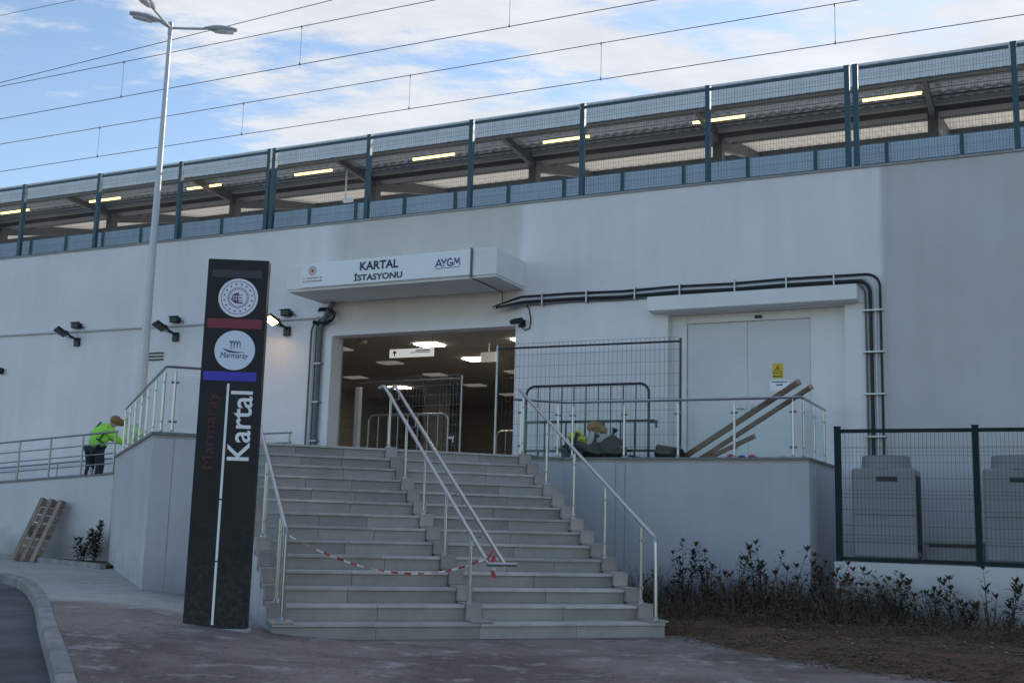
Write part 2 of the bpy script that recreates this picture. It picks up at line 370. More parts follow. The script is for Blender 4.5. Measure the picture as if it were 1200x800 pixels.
# ---------------------------------------------------------------- mesh builder
class MB:
    def __init__(s): s.v = []; s.f = []
    def add(s, vs_, fs):
        o = len(s.v); s.v += [tuple(p) for p in vs_]; s.f += [tuple(i+o for i in f) for f in fs]; return s
    def box(s, x0, x1, y0, y1, z0, z1):
        return s.add([(x0, y0, z0), (x1, y0, z0), (x1, y1, z0), (x0, y1, z0), (x0, y0, z1), (x1, y0, z1), (x1, y1, z1), (x0, y1, z1)],
                     [(0, 3, 2, 1), (4, 5, 6, 7), (0, 1, 5, 4), (1, 2, 6, 5), (2, 3, 7, 6), (3, 0, 4, 7)])
    def prism(s, poly, z0, z1):
        """poly CCW from above; z0/z1 may be functions of (x,y)"""
        g = lambda z, p: z(*p) if callable(z) else z
        n = len(poly)
        vs_ = [(p[0], p[1], g(z0, p)) for p in poly] + [(p[0], p[1], g(z1, p)) for p in poly]
        fs = [tuple(range(n-1, -1, -1)), tuple(range(n, 2*n))] + [(i, (i+1) % n, n+(i+1) % n, n+i) for i in range(n)]
        return s.add(vs_, fs)
    def prism_x(s, poly, x0, x1):
        """poly in (y,z), extruded along x"""
        n = len(poly)
        vs_ = [(x0, p[0], p[1]) for p in poly] + [(x1, p[0], p[1]) for p in poly]
        return s.add(vs_, [tuple(range(n-1, -1, -1)), tuple(range(n, 2*n))] + [(i, (i+1) % n, n+(i+1) % n, n+i) for i in range(n)])
    def beam(s, p, q, w, h):
        """rectangular bar from p to q: w sideways, h upward"""
        p, q = Vector(p), Vector(q); t = (q-p).normalized(); up = Vector((0, 0, 1))
        if abs(t.z) > .98: up = Vector((0, 1, 0))
        sd_ = t.cross(up).normalized(); u = sd_.cross(t).normalized()
        vs_ = []
        for c in (p, q):
            for a, b in ((-1, -1), (1, -1), (1, 1), (-1, 1)): vs_.append(c + sd_*(a*w/2) + u*(b*h/2))
        return s.add(vs_, [(0, 1, 2, 3), (7, 6, 5, 4), (0, 4, 5, 1), (1, 5, 6, 2), (2, 6, 7, 3), (3, 7, 4, 0)])
    def tube(s, pts, r, n=8, caps=True):
        pts = [Vector(p) for p in pts]; rs = r if isinstance(r, (list, tuple)) else [r]*len(pts)
        t0 = (pts[1]-pts[0]).normalized(); ref = Vector((0, 0, 1)) if abs(t0.z) < .9 else Vector((1, 0, 0))
        nrm = t0.cross(ref).normalized(); vs_ = []; prev = t0
        for i, p in enumerate(pts):
            if i == 0: t = t0
            elif i == len(pts)-1: t = (pts[i]-pts[i-1]).normalized()
            else: t = ((pts[i+1]-pts[i]).normalized() + (pts[i]-pts[i-1]).normalized()).normalized()
            ax = prev.cross(t)
            if ax.length > 1e-6: nrm = Matrix.Rotation(prev.angle(t), 3, ax.normalized()) @ nrm
            prev = t; b = t.cross(nrm).normalized()
            for k in range(n):
                a = 2*math.pi*k/n; vs_.append(p + (nrm*math.cos(a) + b*math.sin(a))*rs[i])
        fs = []
        for i in range(len(pts)-1):
            for k in range(n):
                k2 = (k+1) % n; fs.append((i*n+k, i*n+k2, (i+1)*n+k2, (i+1)*n+k))
        if caps: fs += [tuple(range(n-1, -1, -1)), tuple(range((len(pts)-1)*n, len(pts)*n))]
        return s.add(vs_, fs)
    def cyl(s, p, q, r, n=12): return s.tube([p, q], r, n)
    def lathe(s, prof, c=(0, 0, 0), n=20):
        vs_ = []; m_ = len(prof)
        for k in range(n):
            a = 2*math.pi*k/n
            for (r, z) in prof: vs_.append((c[0]+r*math.cos(a), c[1]+r*math.sin(a), c[2]+z))
        fs = []
        for k in range(n):
            k2 = (k+1) % n
            for i in range(m_-1): fs.append((k*m_+i, k2*m_+i, k2*m_+i+1, k*m_+i+1))
        fs.append(tuple(k*m_ for k in range(n-1, -1, -1))); fs.append(tuple(k*m_+m_-1 for k in range(n)))
        return s.add(vs_, fs)
    def disc_y(s, cx, cz, r, y0, y1, n=40):
        """a coin standing in the xz plane, front at y0"""
        vs_ = [(cx+r*math.cos(2*math.pi*k/n), y0, cz+r*math.sin(2*math.pi*k/n)) for k in range(n)] + [(cx+r*math.cos(2*math.pi*k/n), y1, cz+r*math.sin(2*math.pi*k/n)) for k in range(n)]
        return s.add(vs_, [tuple(range(n)), tuple(range(2*n-1, n-1, -1))] + [(k, n+k, n+(k+1) % n, (k+1) % n) for k in range(n)])
    def mesh(s, name, off=(0, 0, 0), smooth=False):
        me = bpy.data.meshes.new(name)
        me.from_pydata([(p[0]-off[0], p[1]-off[1], p[2]-off[2]) for p in s.v], [], s.f)
        bm = bmesh.new(); bm.from_mesh(me); bmesh.ops.recalc_face_normals(bm, faces=bm.faces); bm.to_mesh(me); bm.free()
        if smooth:
            for p in me.polygons: p.use_smooth = True
        return me
BASE = {}
def shade(o, ang=35):
    for p in o.data.polygons: p.use_smooth = True
    o.data.set_sharp_from_angle(angle=rad(ang))
def thing(name, label, cat, fr, base, group=None, kind=None):
    o = bpy.data.objects.new(name, None); COL.objects.link(o); o.empty_display_size = .2
    o.location = to_world(fr, base); o.rotation_euler = (0, 0, FR[fr][2]); BASE[o] = base
    tag(o, label, cat, group, kind); return o
def tag(o, label=None, cat=None, group=None, kind=None):
    if label: o['label'] = label
    if cat: o['category'] = cat
    if group: o['group'] = group
    if kind: o['kind'] = kind
    return o
def part(name, mb, mat, parent, smooth=False, bevel=0.0, root=None, label=None, at=None):
    """mb in the thing's frame coordinates (absolute); at = extra pivot"""
    base = BASE[parent]; off = base if at is None else at
    me = mb.mesh(name, off); me.materials.append(MATS[mat])
    o = bpy.data.objects.new(name, me); COL.objects.link(o); o.parent = parent
    o.location = tuple(off[i]-base[i] for i in range(3)); BASE[o] = off
    if smooth: shade(o)
    if bevel:
        b = o.modifiers.new('bevel', 'BEVEL'); b.width = bevel; b.segments = 1; b.limit_method = 'ANGLE'; b.angle_limit = rad(40)
    if label: o['label'] = label
    return o
def inst(name, me, parent, loc, rotz=0.0, scale=None):
    o = bpy.data.objects.new(name, me); COL.objects.link(o); o.parent = parent; base = BASE[parent]
    o.location = tuple(loc[i]-base[i] for i in range(3)); o.rotation_euler = (0, 0, rotz); BASE[o] = loc
    if scale: o.scale = scale
    return o
def solid(name, mb, mat, fr, base, label=None, cat=None, group=None, kind=None, smooth=False, bevel=0.0):
    me = mb.mesh(name, base); me.materials.append(MATS[mat])
    o = bpy.data.objects.new(name, me); COL.objects.link(o)
    o.location = to_world(fr, base); o.rotation_euler = (0, 0, FR[fr][2]); BASE[o] = base
    if smooth: shade(o)
    if bevel:
        b = o.modifiers.new('bevel', 'BEVEL'); b.width = bevel; b.segments = 1; b.limit_method = 'ANGLE'; b.angle_limit = rad(40)
    return tag(o, label, cat, group, kind)
def lettering(name, body, mat, parent, cx, cz, y, w, h, up=False, shear=0.0, weight=0.0, spacing=1.0, depth=.004):
    """raised letters in the parent's frame, facing -y, fitted to w x h; up = reading upwards"""
    cu = bpy.data.curves.new(name, 'FONT'); cu.body = body; cu.extrude = .002; cu.shear = shear; cu.offset = weight; cu.space_character = spacing
    cu.resolution_u = 3
    t = bpy.data.objects.new(name, cu); COL.objects.link(t)
    dg = bpy.context.evaluated_depsgraph_get(); me = bpy.data.meshes.new_from_object(t.evaluated_get(dg))
    bpy.data.objects.remove(t); bpy.data.curves.remove(cu)
    xs = [v.co.x for v in me.vertices]; ys = [v.co.y for v in me.vertices]
    x0, x1, y0, y1 = min(xs), max(xs), min(ys), max(ys)
    for v in me.vertices:
        a = ((v.co.x-x0)/(x1-x0)-.5)*w; b = ((v.co.y-y0)/(y1-y0)-.5)*h; q = -depth if v.co.z > 0 else 0.0
        v.co = (-b, q, a) if up else (a, q, b)
    me.materials.clear(); me.materials.append(MATS[mat]); me.name = name
    return inst(name, me, parent, (cx, y, cz))

# ================================================================ SETTING
H, TR, R1 = .165, .355, 12.03          # riser, tread, first nosing
D0 = 19.24                             # front of the station wall
def sm(t): t = max(0.0, min(1.0, t)); return t*t*(3-2*t)
def G(x, y):
    e, r, _ = to_frame('S', (x, y, 0))
    return .27*sm((2.7-e)/2.6)*sm((r-6.5)/7.5)
# kerb line: seen from the road it sweeps from the left round to the front
KERB = [(-26, 22.6), (-18, 21.3), (-13, 20.3), (-10.2, 19.4), (-8.6, 18.45), (-7.5, 17.3), (-6.6, 15.8), (-5.55, 13.6), (-4.45, 11.1), (-3.62, 9.3), (-3.15, 8.25), (-2.66, 7.15), (-2.15, 6.1), (-1.4, 5.35), (-.2, 5.0), (2, 5.0), (5, 5.2), (10, 5.6), (26, 6.8)]
def catmull(P, step=.25):
    out = []
    for i in range(len(P)-1):
        p0 = Vector(P[max(i-1, 0)]); p1 = Vector(P[i]); p2 = Vector(P[i+1]); p3 = Vector(P[min(i+2, len(P)-1)])
        n = max(2, int((p2-p1).length/step))
        for k in range(n):
            t = k/n; out.append(.5*((2*p1)+(p2-p0)*t+(2*p0-5*p1+4*p2-p3)*t*t+(3*p1-p0-3*p2+p3)*t**3))
    out.append(Vector(P[-1])); return out
kl = catmull([Vector((*p, 0)) for p in KERB])
def knorm(i):
    t = (kl[min(i+1, len(kl)-1)]-kl[max(i-1, 0)]).normalized(); return Vector((-t.y, t.x, 0))   # towards the pavement
# road (lower than the pavement), reaching the horizon in every direction
ax_ = [-900, -300, -120, -60]+[-40+i for i in range(0, 62)]+[40, 80, 300, 900]; ay_ = [-900, -200, -60, -20]+[-10+i for i in range(0, 61)]+[70, 120, 300, 900]
mb = MB(); mb.add([(x, y, G(x, y)-.125) for x in ax_ for y in ay_], [(i*len(ay_)+j, (i+1)*len(ay_)+j, (i+1)*len(ay_)+j+1, i*len(ay_)+j+1) for i in range(len(ax_)-1) for j in range(len(ay_)-1)])
rd = solid('road', mb, 'asphalt', 'N', (0, 0, 0), kind='structure')
for p in rd.data.polygons: p.use_smooth = True
# pavement sheet: strips from the kerb back under the buildings
mb = MB(); rows = []
for i, p in enumerate(kl):
    nn = knorm(i); row = []
    q0 = p+nn*.12
    tgt = Vector((p.x*1.25+2.0*(1 if p.x > -5 else .2), 40, 0))
    for k in range(70):
        t = (k/69)**1.25; q = q0.lerp(tgt, t); row.append((q.x, q.y, G(q.x, q.y)))
    rows.append(row)
for a in range(len(rows)-1):
    for k in range(69): pass
vsx = [v for r_ in rows for v in r_]; fs = [(a*70+k, (a+1)*70+k, (a+1)*70+k+1, a*70+k+1) for a in range(len(rows)-1) for k in range(69)]
mb.add(vsx, fs)
pav = solid('pavement', mb, 'pavement', 'N', (0, 0, 0), kind='structure', smooth=False)
for p in pav.data.polygons: p.use_smooth = True
# kerb stones
kr = thing('kerb', 'pale concrete kerb stones edging the pavement along the road', 'kerb', 'N', (-5.5, 13.6, G(-5.5, 13.6)))
seg = []; acc = 0; start = 0
for i in range(1, len(kl)):
    acc += (kl[i]-kl[i-1]).length
    if acc >= .98: seg.append((start, i)); start = i; acc = 0
for (i0, i1) in seg:
    mid = kl[(i0+i1)//2]
    if mid.x < -14 or mid.x > 8: continue
    lo, hi = [], []
    idx = list(range(i0, i1+1))
    vs_ = []
    for j, i in enumerate(idx):
        p = kl[i].copy(); nn = knorm(i)
        if j == 0: p = p.lerp(kl[idx[1]], .05)
        if j == len(idx)-1: p = p.lerp(kl[idx[-2]], .05)
        q = p+nn*.13; z = G(q.x, q.y)+.012
        vs_ += [(p.x-nn.x*.02, p.y-nn.y*.02, -.3), (p.x, p.y, z-.02), (p.x+nn.x*.02, p.y+nn.y*.02, z), (q.x, q.y, z), (q.x, q.y, -.3)]
    n = len(idx); fs = []
    for j in range(n-1):
        for k in range(5): k2 = (k+1) % 5; fs.append((j*5+k, j*5+k2, (j+1)*5+k2, (j+1)*5+k))
    fs += [(0, 1, 2, 3, 4), tuple((n-1)*5+k for k in (4, 3, 2, 1, 0))]
    m2 = MB(); m2.add(vs_, fs); part('kerb_stone', m2, 'kerb_concrete', kr)
# planting bed to the right of the stairs
bed_out = [to_world('S', (6.22, 11.98, 0)), Vector((2.05, 12.6, 0)), Vector((2.55, 11.5, 0)), Vector((3.2, 10.35, 0)), Vector((4.2, 9.35, 0)), Vector((6.0, 8.75, 0)), Vector((16, 9.1, 0)), to_world('W', (12, 15.95, 0)), to_world('W', (-3.2, 15.95, 0)), to_world('W', (-3.2, 17.2, 0)), to_world('W', (-7.3, 17.2, 0)), to_world('S', (6.22, 17.0, 0))]
def inside(x, y, P):
    c = False; j = len(P)-1
    for i in range(len(P)):
        if (P[i].y > y) != (P[j].y > y) and x < (P[j].x-P[i].x)*(y-P[i].y)/(P[j].y-P[i].y)+P[i].x: c = not c
        j = i
    return c
def edge_dist(x, y, P, closed=False):
    d = 9
    for i in range(len(P) if closed else len(P)-1):
        a, b = P[i], P[(i+1) % len(P)]; ab = b-a; t = max(0, min(1, ((x-a.x)*ab.x+(y-a.y)*ab.y)/max(ab.length_squared, 1e-6)))
        d = min(d, math.hypot(x-a.x-ab.x*t, y-a.y-ab.y*t))
    return d
from mathutils import noise as mnoise
def bedz(x, y): return -.02+.13*sm(edge_dist(x, y, bed_out[0:7])/1.2)+.035*mnoise.noise((x*2.1, y*2.1, 3))*sm(edge_dist(x, y, bed_out[0:7])/.5)
bm = bmesh.new(); vs_ = [bm.verts.new((p.x, p.y, 0)) for p in bed_out]; bm.faces.new(vs_)
bmesh.ops.triangulate(bm, faces=bm.faces)
for _ in range(5): bmesh.ops.subdivide_edges(bm, edges=[e for e in bm.edges if e.calc_length() > .22], cuts=1, use_grid_fill=True)
for v in bm.verts: v.co.z = bedz(v.co.x, v.co.y)
bmesh.ops.recalc_face_normals(bm, faces=bm.faces)
me = bpy.data.meshes.new('planting_bed'); bm.to_mesh(me); bm.free(); me.materials.append(MATS['soil'])
for p in me.polygons: p.use_smooth = True
bed = bpy.data.objects.new('planting_bed', me); COL.objects.link(bed); bed['kind'] = 'structure'

# ---------------------------------------------------------------- station building
ST = thing('station_building', 'long white rendered station wall with the lit entrance hall under the platform', 'building', 'W', (-11.3, D0, 0))
S0, S1, ZT = -46.0, 16.0, 7.40
ENT = (-13.40, -9.19, 2.31, 5.0)       # entrance opening
REC = (-6.15, -3.05, 2.31, 5.06)       # service door recess
mb = MB()
xs = [S0, ENT[0], ENT[1], REC[0], REC[1], S1]; zs = [-.3, 2.31, 5.0, 5.06, ZT]
for i in range(5):
    for k in range(4):
        if i == 1 and k == 1: continue
        if i == 3 and k in (1, 2): continue
        mb.add([(xs[i], D0, zs[k]), (xs[i+1], D0, zs[k]), (xs[i+1], D0, zs[k+1]), (xs[i], D0, zs[k+1])], [(0, 1, 2, 3)])
for (x0, x1, z0, z1), dp in ((ENT, .35), (REC, .30)):
    for q in ([(x0, z0), (x0, z1)], [(x0, z1), (x1, z1)], [(x1, z1), (x1, z0)], [(x1, z0), (x0, z0)]):
        (a, b), (c, d) = q
        mb.add([(a, D0, b), (c, D0, d), (c, D0+dp, d), (a, D0+dp, b)], [(0, 1, 2, 3)])
mb.add([(S0, D0, ZT), (S1, D0, ZT), (S1, D0+.6, ZT), (S0, D0+.6, ZT)], [(0, 1, 2, 3)])
part('wall', mb, 'plaster_wall', ST)
mb = MB(); mb.box(S0, S1, D0-.03, D0+.5, ZT, ZT+.035); part('wall_coping', mb, 'concrete', ST)
# entrance canopy: projecting box with a slightly recessed soffit
mb = MB(); mb.box(-13.72, -9.02, 18.0, D0-.001, 5.74, 6.25)
cn = part('entrance_canopy', mb, 'plaster_canopy', ST, bevel=.012)
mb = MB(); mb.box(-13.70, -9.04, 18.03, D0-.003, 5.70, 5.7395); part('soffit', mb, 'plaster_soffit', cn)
mb = MB(); mb.tube([(-9.52, 18.015, 5.69), (-9.5, 18.6, 5.685), (-9.47, 19.18, 5.66), (-9.47, 19.2, 5.4)], .012, 6); part('cable', mb, 'conduit_grey', cn)
# beam-like door hood
mb = MB(); mb.box(-6.44, -2.80, 18.92, D0-.001, 5.07, 5.33); part('door_hood', mb, 'plaster_canopy', ST, bevel=.01)
# recess back wall, door frame and two leaves
mb = MB(); mb.box(REC[0]+.003, -5.86, D0+.20, D0+.299, 2.315, 5.055); mb.box(-3.66, REC[1]-.003, D0+.20, D0+.299, 2.315, 5.055); mb.box(-5.86, -3.66, D0+.22, D0+.299, 4.90, 5.055)
part('door_surround', mb, 'plaster_canopy', ST)
for x0, x1 in ((-5.85, -4.762), (-4.758, -3.67)):
    mb = MB(); mb.box(x0, x1, D0+.235, D0+.28, 2.33, 4.89); dr = part('service_door', mb, 'door_paint', ST, bevel=.004)
    mb = MB(); hx = x1-.07 if x0 < -5 else x0+.07
    mb.box(hx-.025, hx+.025, D0+.222, D0+.2345, 3.22, 3.42); mb.tube([(hx, D0+.225, 3.34), (hx, D0+.18, 3.34), (hx+(-.12 if x0 < -5 else .12), D0+.18, 3.34)], .009, 6); part('handle', mb, 'steel_dull', dr)
    for z in (2.7, 3.6, 4.6):
        ex = x0-.012 if x0 < -5 else x1+.012
        mb = MB(); mb.cyl((ex, D0+.228, z), (ex, D0+.228, z+.12), .012, 6); part('hinge', mb, 'steel_dull', dr)
mb = MB(); mb.box(-4.62, -4.50, D0+.18, D0+.2195, 4.935, 4.985); part('door_contact', mb, 'black_plastic', ST)
# white frame round the entrance
mb = MB(); mb.box(ENT[0]-.16, ENT[0]-.005, D0-.025, D0-.001, 2.33, 5.0); part('door_frame', mb, 'white_paint', ST)
# the hall behind the opening
hx0, hx1, hy0, hy1, hz = -21.5, -8.2, D0+.352, 37.0, 5.42
mb = MB(); mb.box(hx0, hx1, hy0, hy1, 2.2, 2.312); part('hall_floor', mb, 'hall_floor', ST)
mb = MB(); mb.box(hx0, hx1, hy0, hy1, hz, hz+.1); part('hall_ceiling', mb, 'hall_ceiling', ST)
mb = MB(); mb.box(hx0-.1, hx0, hy0, hy1, 2.2, hz+.1); mb.box(hx1, hx1+.1, hy0, hy1, 2.2, hz+.1); mb.box(hx0-.1, hx1+.1, hy1, hy1+.1, 2.2, hz+.1)
mb.box(hx0, ENT[0], hy0-.002, hy0+.05, 2.31, hz); mb.box(ENT[1], hx1, hy0-.002, hy0+.05, 2.31, hz); mb.box(ENT[0], ENT[1], hy0-.002, hy0+.05, 5.001, hz)
part('hall_wall', mb, 'hall_wall', ST)
for x in (-18.6, -15.9, -13.3, -10.75):
    for j, y in enumerate((20.7, 23.1, 25.55, 28.0, 30.5, 33.0)):
        lit = (x > -14 and j in (1, 2)) or (x > -11 and j in (3,)) or (x < -18 and j == 4)
        mb = MB(); mb.box(x-.29, x+.29, y-.24, y+.24, hz-.03, hz-.002)
        part('ceiling_light', mb, 'panel_glow' if lit else 'panel_faint_glow', ST)
for x, y in ((-17.2, 24.5), (-17.2, 30.5), (-11.8, 30.5)):
    mb = MB(); mb.box(x-.3, x+.3, y-.3, y+.3, 2.313, hz-.001); part('hall_column', mb, 'hall_wall', ST, bevel=.02)
mb = MB(); mb.lathe([(.0, 0), (.09, 0), (.11, .05), (.11, .07)], (-14.6, 22.2, hz-.075), 14); part('smoke_detector', mb, 'white_paint', ST)
mb = MB(); mb.box(-12.02, -11.62, 23.3, 23.36, 4.97, 5.2); mb.cyl((-11.82, 23.33, 5.2), (-11.82, 23.33, hz), .012, 6); part('exit_lamp', mb, 'panel_faint_glow', ST)
# hanging direction sign in the hall
hs = thing('hanging_sign', 'white direction sign with an up arrow hanging in the entrance hall', 'sign', 'W', (-12.83, 21.5, 4.86))
mb = MB(); mb.box(-13.40, -12.27, 21.48, 21.53, 4.86, 5.05); part('board', mb, 'sign_added_glow', hs, bevel=.005)
for x in (-13.36, -12.31):
    mb = MB(); mb.cyl((x, 21.505, 5.05), (x, 21.505, hz), .010, 6); part('rod', mb, 'steel_dull', hs)
mb = MB(); mb.prism_x([(0, 0)]*0 or [(21.474, 4.89), (21.479, 4.89), (21.479, 4.96), (21.474, 4.96)], -13.275, -13.245)
mb.add([(-13.32, 21.474, 4.955), (-13.20, 21.474, 4.955), (-13.26, 21.474, 5.025)], [(0, 1, 2)]); part('arrow', mb, 'black_plastic', hs)
mb = MB(); mb.box(-12.72, -12.35, 21.474, 21.479, 4.985, 5.01); mb.box(-12.85, -12.35, 21.474, 21.479, 4.95, 4.965); part('print', mb, 'pyl_grey', hs)

# signboard on the canopy fascia
sg = thing('station_sign', 'white signboard reading KARTAL İSTASYONU on the front of the entrance canopy', 'sign', 'W', (-11.45, 17.995, 5.76))
mb = MB(); mb.box(-13.36, -9.54, 17.965, 17.998, 5.755, 6.225); part('board', mb, 'sign_white', sg, bevel=.004)
mb = MB(); mb.box(-9.545, -9.515, 17.955, 17.999, 5.70, 6.262); part('edge_trim', mb, 'conduit_grey', sg)
lettering('name_lettering', 'KARTAL', 'text_navy', sg, -11.53, 6.093, 17.964, .87, .17, weight=.03)
lettering('name_lettering', 'İSTASYONU', 'text_navy', sg, -11.545, 5.885, 17.964, 1.09, .165, weight=.03)
def stroke_letters(name, strokes, mat, parent, x0, z0, w, h, y, th):
    m = MB()
    for st in strokes:
        for k, (a, b) in enumerate(zip(st, st[1:])):
            P, Q = Vector((x0+a[0]*w, y-.001*(k % 2), z0+a[1]*h)), Vector((x0+b[0]*w, y-.001*(k % 2), z0+b[1]*h)); e_ = (Q-P).normalized()*th*.35
            m.beam(P-e_, Q+e_, .003, th)
    part(name, m, mat, parent)
garc = [(.60+.115*math.cos(t), .5+.5*math.sin(t)) for t in [math.radians(55+i*29) for i in range(10)]]
stroke_letters('logo_lettering', [[(0, 0), (.13, 1), (.25, 0)], [(.06, .3), (.2, .3)], [(.24, 1), (.34, .5), (.44, 1)], [(.34, .5), (.34, 0)], garc+[(.70, .42), (.60, .42)], [(.75, 0), (.79, 1), (.875, .35), (.96, 1), (1, 0)]], 'text_blue', sg, -10.28, 5.955, .52, .135, 17.9625, .026)
mb = MB(); mb.box(-10.29, -9.77, 17.961, 17.9645, 5.915, 5.925); part('logo_underline', mb, 'text_blue', sg)
mb = MB()
for rr_ in (.095, .066):
    for k in range(28):
        a0, a1 = 2*math.pi*k/28, 2*math.pi*(k+.8)/28
        mb.add([(-13.08+q*math.cos(t), 17.961, 6.085+q*math.sin(t)) for q, t in ((rr_-.012, a0), (rr_, a0), (rr_, a1), (rr_-.012, a1))], [(0, 1, 2, 3)])
mb.disc_y(-13.08, 6.085, .035, 17.960, 17.9645, 14); part('emblem', mb, 'text_red', sg)
lettering('emblem_lettering', 'T.C. ULAŞTIRMA VE', 'text_red', sg, -13.08, 5.935, 17.964, .46, .04)
lettering('emblem_lettering', 'ALTYAPI BAKANLIĞI', 'text_red', sg, -13.08, 5.88, 17.964, .46, .04)

# ---------------------------------------------------------------- platform level
mb = MB(); mb.box(S0, S1, D0+.6, 48.0, 7.15, 7.35); solid('platform_deck', mb, 'deck_concrete', 'W', (-11, 25, 7.35), kind='structure')
# tall mesh fence on top of the wall
FT = thing('platform_fence', 'dark teal mesh fence with square posts along the top of the station wall', 'fence', 'W', (-11.3, D0+.12, ZT+.035))
posts = [-33.25, -30.75, -28.22, -28.08, -25.55, -23.02, -20.49, -17.95, -15.42, -15.28, -12.80, -10.35, -7.92, -5.44, -2.95, -2.81, -.28, 2.22, 4.7, 7.2]
FY = D0+.12; fz0, fz1 = ZT+.035, 9.28
pm = MB(); pm.box(-.045, .045, -.045, .045, 0, fz1-fz0+.03); pm.box(-.05, .05, -.05, .05, fz1-fz0+.03, fz1-fz0+.045); pm.box(-.09, .09, -.09, .09, 0, .012)
pme = pm.mesh('post'); pme.materials.append(MATS['fence_green'])
for x in posts: inst('post', pme, FT, (x, FY, fz0))
def mesh_panel(w, h, dx, dz, r, folds=(), rail=.0):
    m = MB(); n = int(round(w/dx))
    def rod(p, q):
        p, q = Vector(p), Vector(q); t = (q-p).normalized(); u = Vector((0, 1, 0)); v = t.cross(u)
        pts = [(p if k < 3 else q) + (u*math.cos(a)+v*math.sin(a))*r for k, a in ((0, 0), (1, 2.094), (2, 4.189), (3, 0), (4, 2.094), (5, 4.189))]
        m.add(pts, [(0, 1, 4, 3), (1, 2, 5, 4), (2, 0, 3, 5)])
    for i in range(n+1): rod((-w/2+w*i/n, 0, 0), (-w/2+w*i/n, 0, h))
    k = int(round(h/dz))
    for i in range(k+1): rod((-w/2, .006, h*i/k), (w/2, .006, h*i/k))
    for z in folds:
        rod((-w/2, -.03, z), (w/2, -.03, z)); rod((-w/2, .006, z-.05), (w/2, .006, z-.05)); rod((-w/2, .006, z+.05), (w/2, .006, z+.05))
    return m
pw = {}
for i in range(len(posts)-1):
    w = posts[i+1]-posts[i]
    if w < 1: continue
    key = round(w, 1)
    if key not in pw:
        m = mesh_panel(key-.10, fz1-fz0-.1, 0.05, .2, .0023, folds=(.35, 1.0, 1.6)); me = m.mesh('mesh_panel'); me.materials.append(MATS['wire_teal'])
        m = MB(); m.box(-key/2+.05, key/2-.05, -.022, .022, 0, .045); me2 = m.mesh('rail'); me2.materials.append(MATS['fence_green']); pw[key] = (me, me2)
    cx = (posts[i]+posts[i+1])/2
    inst('mesh_panel', pw[key][0], FT, (cx, FY, fz0+.05))
    inst('top_rail', pw[key][1], FT, (cx, FY, fz1-.045)); inst('bottom_rail', pw[key][1], FT, (cx, FY, fz0+.012))
# low barrier behind the fence
LB = thing('platform_barrier', 'low pale blue mesh barrier on the platform edge behind the tall fence', 'fence', 'W', (-11.3, 19.85, 7.35))
m = MB(); m.box(-.03, .03, -.03, .03, 0, .70); bp_ = m.mesh('post'); bp_.materials.append(MATS['fence_green'])
m = mesh_panel(1.16, .66, .028, .05, .0035); bpan = m.mesh('mesh_panel'); bpan.materials.append(MATS['barrier_wire'])
m = MB(); m.box(-.585, .585, .02, .045, 0, .66); bback = m.mesh('infill_sheet'); bback.materials.append(MATS['barrier_sheet'])
for k in range(34):
    x = -33.0+1.225*k
    inst('post', bp_, LB, (x, 19.85, 7.35)); inst('mesh_panel', bpan, LB, (x+.6125, 19.83, 7.355)); inst('infill_sheet', bback, LB, (x+.6125, 19.85, 7.355))
# platform roof
PC = thing('platform_roof', 'butterfly platform roof with pale corrugated fascia on dark steel columns behind the fence', 'roof', 'W', (-11.6, 25.2, 7.35))
X0, X1 = -44.0, 12.0
def corrug(y0, z0, y1, z1, pitch, amp, mat, name, th=.0):
    m = MB(); n = int((X1-X0)/pitch); vs_ = []; fs = []
    for i in range(n*2+1):
        x = X0+i*pitch/2; o = amp if i % 2 else 0
        for x_, o_ in ((x-.07*pitch, o), (x+.07*pitch, o)):
            vs_ += [(x_, y0, z0+o_), (x_, y1, z1+o_)]
    k = len(vs_)//2
    for i in range(k-1): fs.append((i*2, i*2+1, i*2+3, i*2+2))
    m.add(vs_, fs); return part(name, m, mat, PC)
corrug(23.0, 10.50, 25.15, 10.60, .25, .035, 'roof_sheet', 'roof_sheet')
corrug(25.25, 10.60, 29.4, 11.38, .25, .035, 'roof_sheet_daylit', 'roof_sheet')
# fascia: upright corrugated strip
m = MB(); n = int((X1-X0)/.2); vs_ = []
for i in range(2*n+1):
    x = X0+i*.1; o = .02 if i % 2 else 0
    vs_ += [(x-.02, 22.96-o, 10.36), (x-.02, 22.96-o, 10.79), (x+.02, 22.96-o, 10.36), (x+.02, 22.96-o, 10.79)]
k = len(vs_)//2; m.add(vs_, [(i*2, i*2+2, i*2+3, i*2+1) for i in range(k-1)]); part('fascia', m, 'roof_fascia', PC)
m = MB(); m.box(X0, X1, 22.93, 23.02, 10.79, 10.83); part('fascia_trim', m, 'roof_fascia', PC)
m = MB(); m.box(X0, X1, 22.97, 23.12, 10.325, 10.36); part('fascia_trim', m, 'roof_steel', PC)
m = MB(); m.box(X0, X1, 25.02, 25.38, 10.34, 10.57); part('gutter', m, 'roof_steel', PC)
m = MB(); m.box(X0, X1, 24.92, 25.015, 10.47, 10.57); part('gutter_lip', m, 'gutter', PC)
for y, z in ((23.55, 10.495), (24.55, 10.535), (26.25, 10.72), (29.2, 11.28)):
    m = MB(); m.box(X0, X1, y-.05, y+.05, z-(.11 if y > 25 else .04), z+(.055 if y > 25 else .0)); part('purlin', m, 'roof_steel', PC)
colm = MB(); colm.box(-.11, .11, -.13, .13, 0, 3.15); colm.box(-.2, .2, -.2, .2, 0, .03); cme = colm.mesh('column'); cme.materials.append(MATS['roof_steel'])
rf = MB(); rf.prism_x([(-2.15, 3.05), (-.13, 2.88), (-.13, 3.18), (-2.15, 3.12)], -.05, .05); rfm = rf.mesh('rafter'); rfm.materials.append(MATS['roof_steel'])
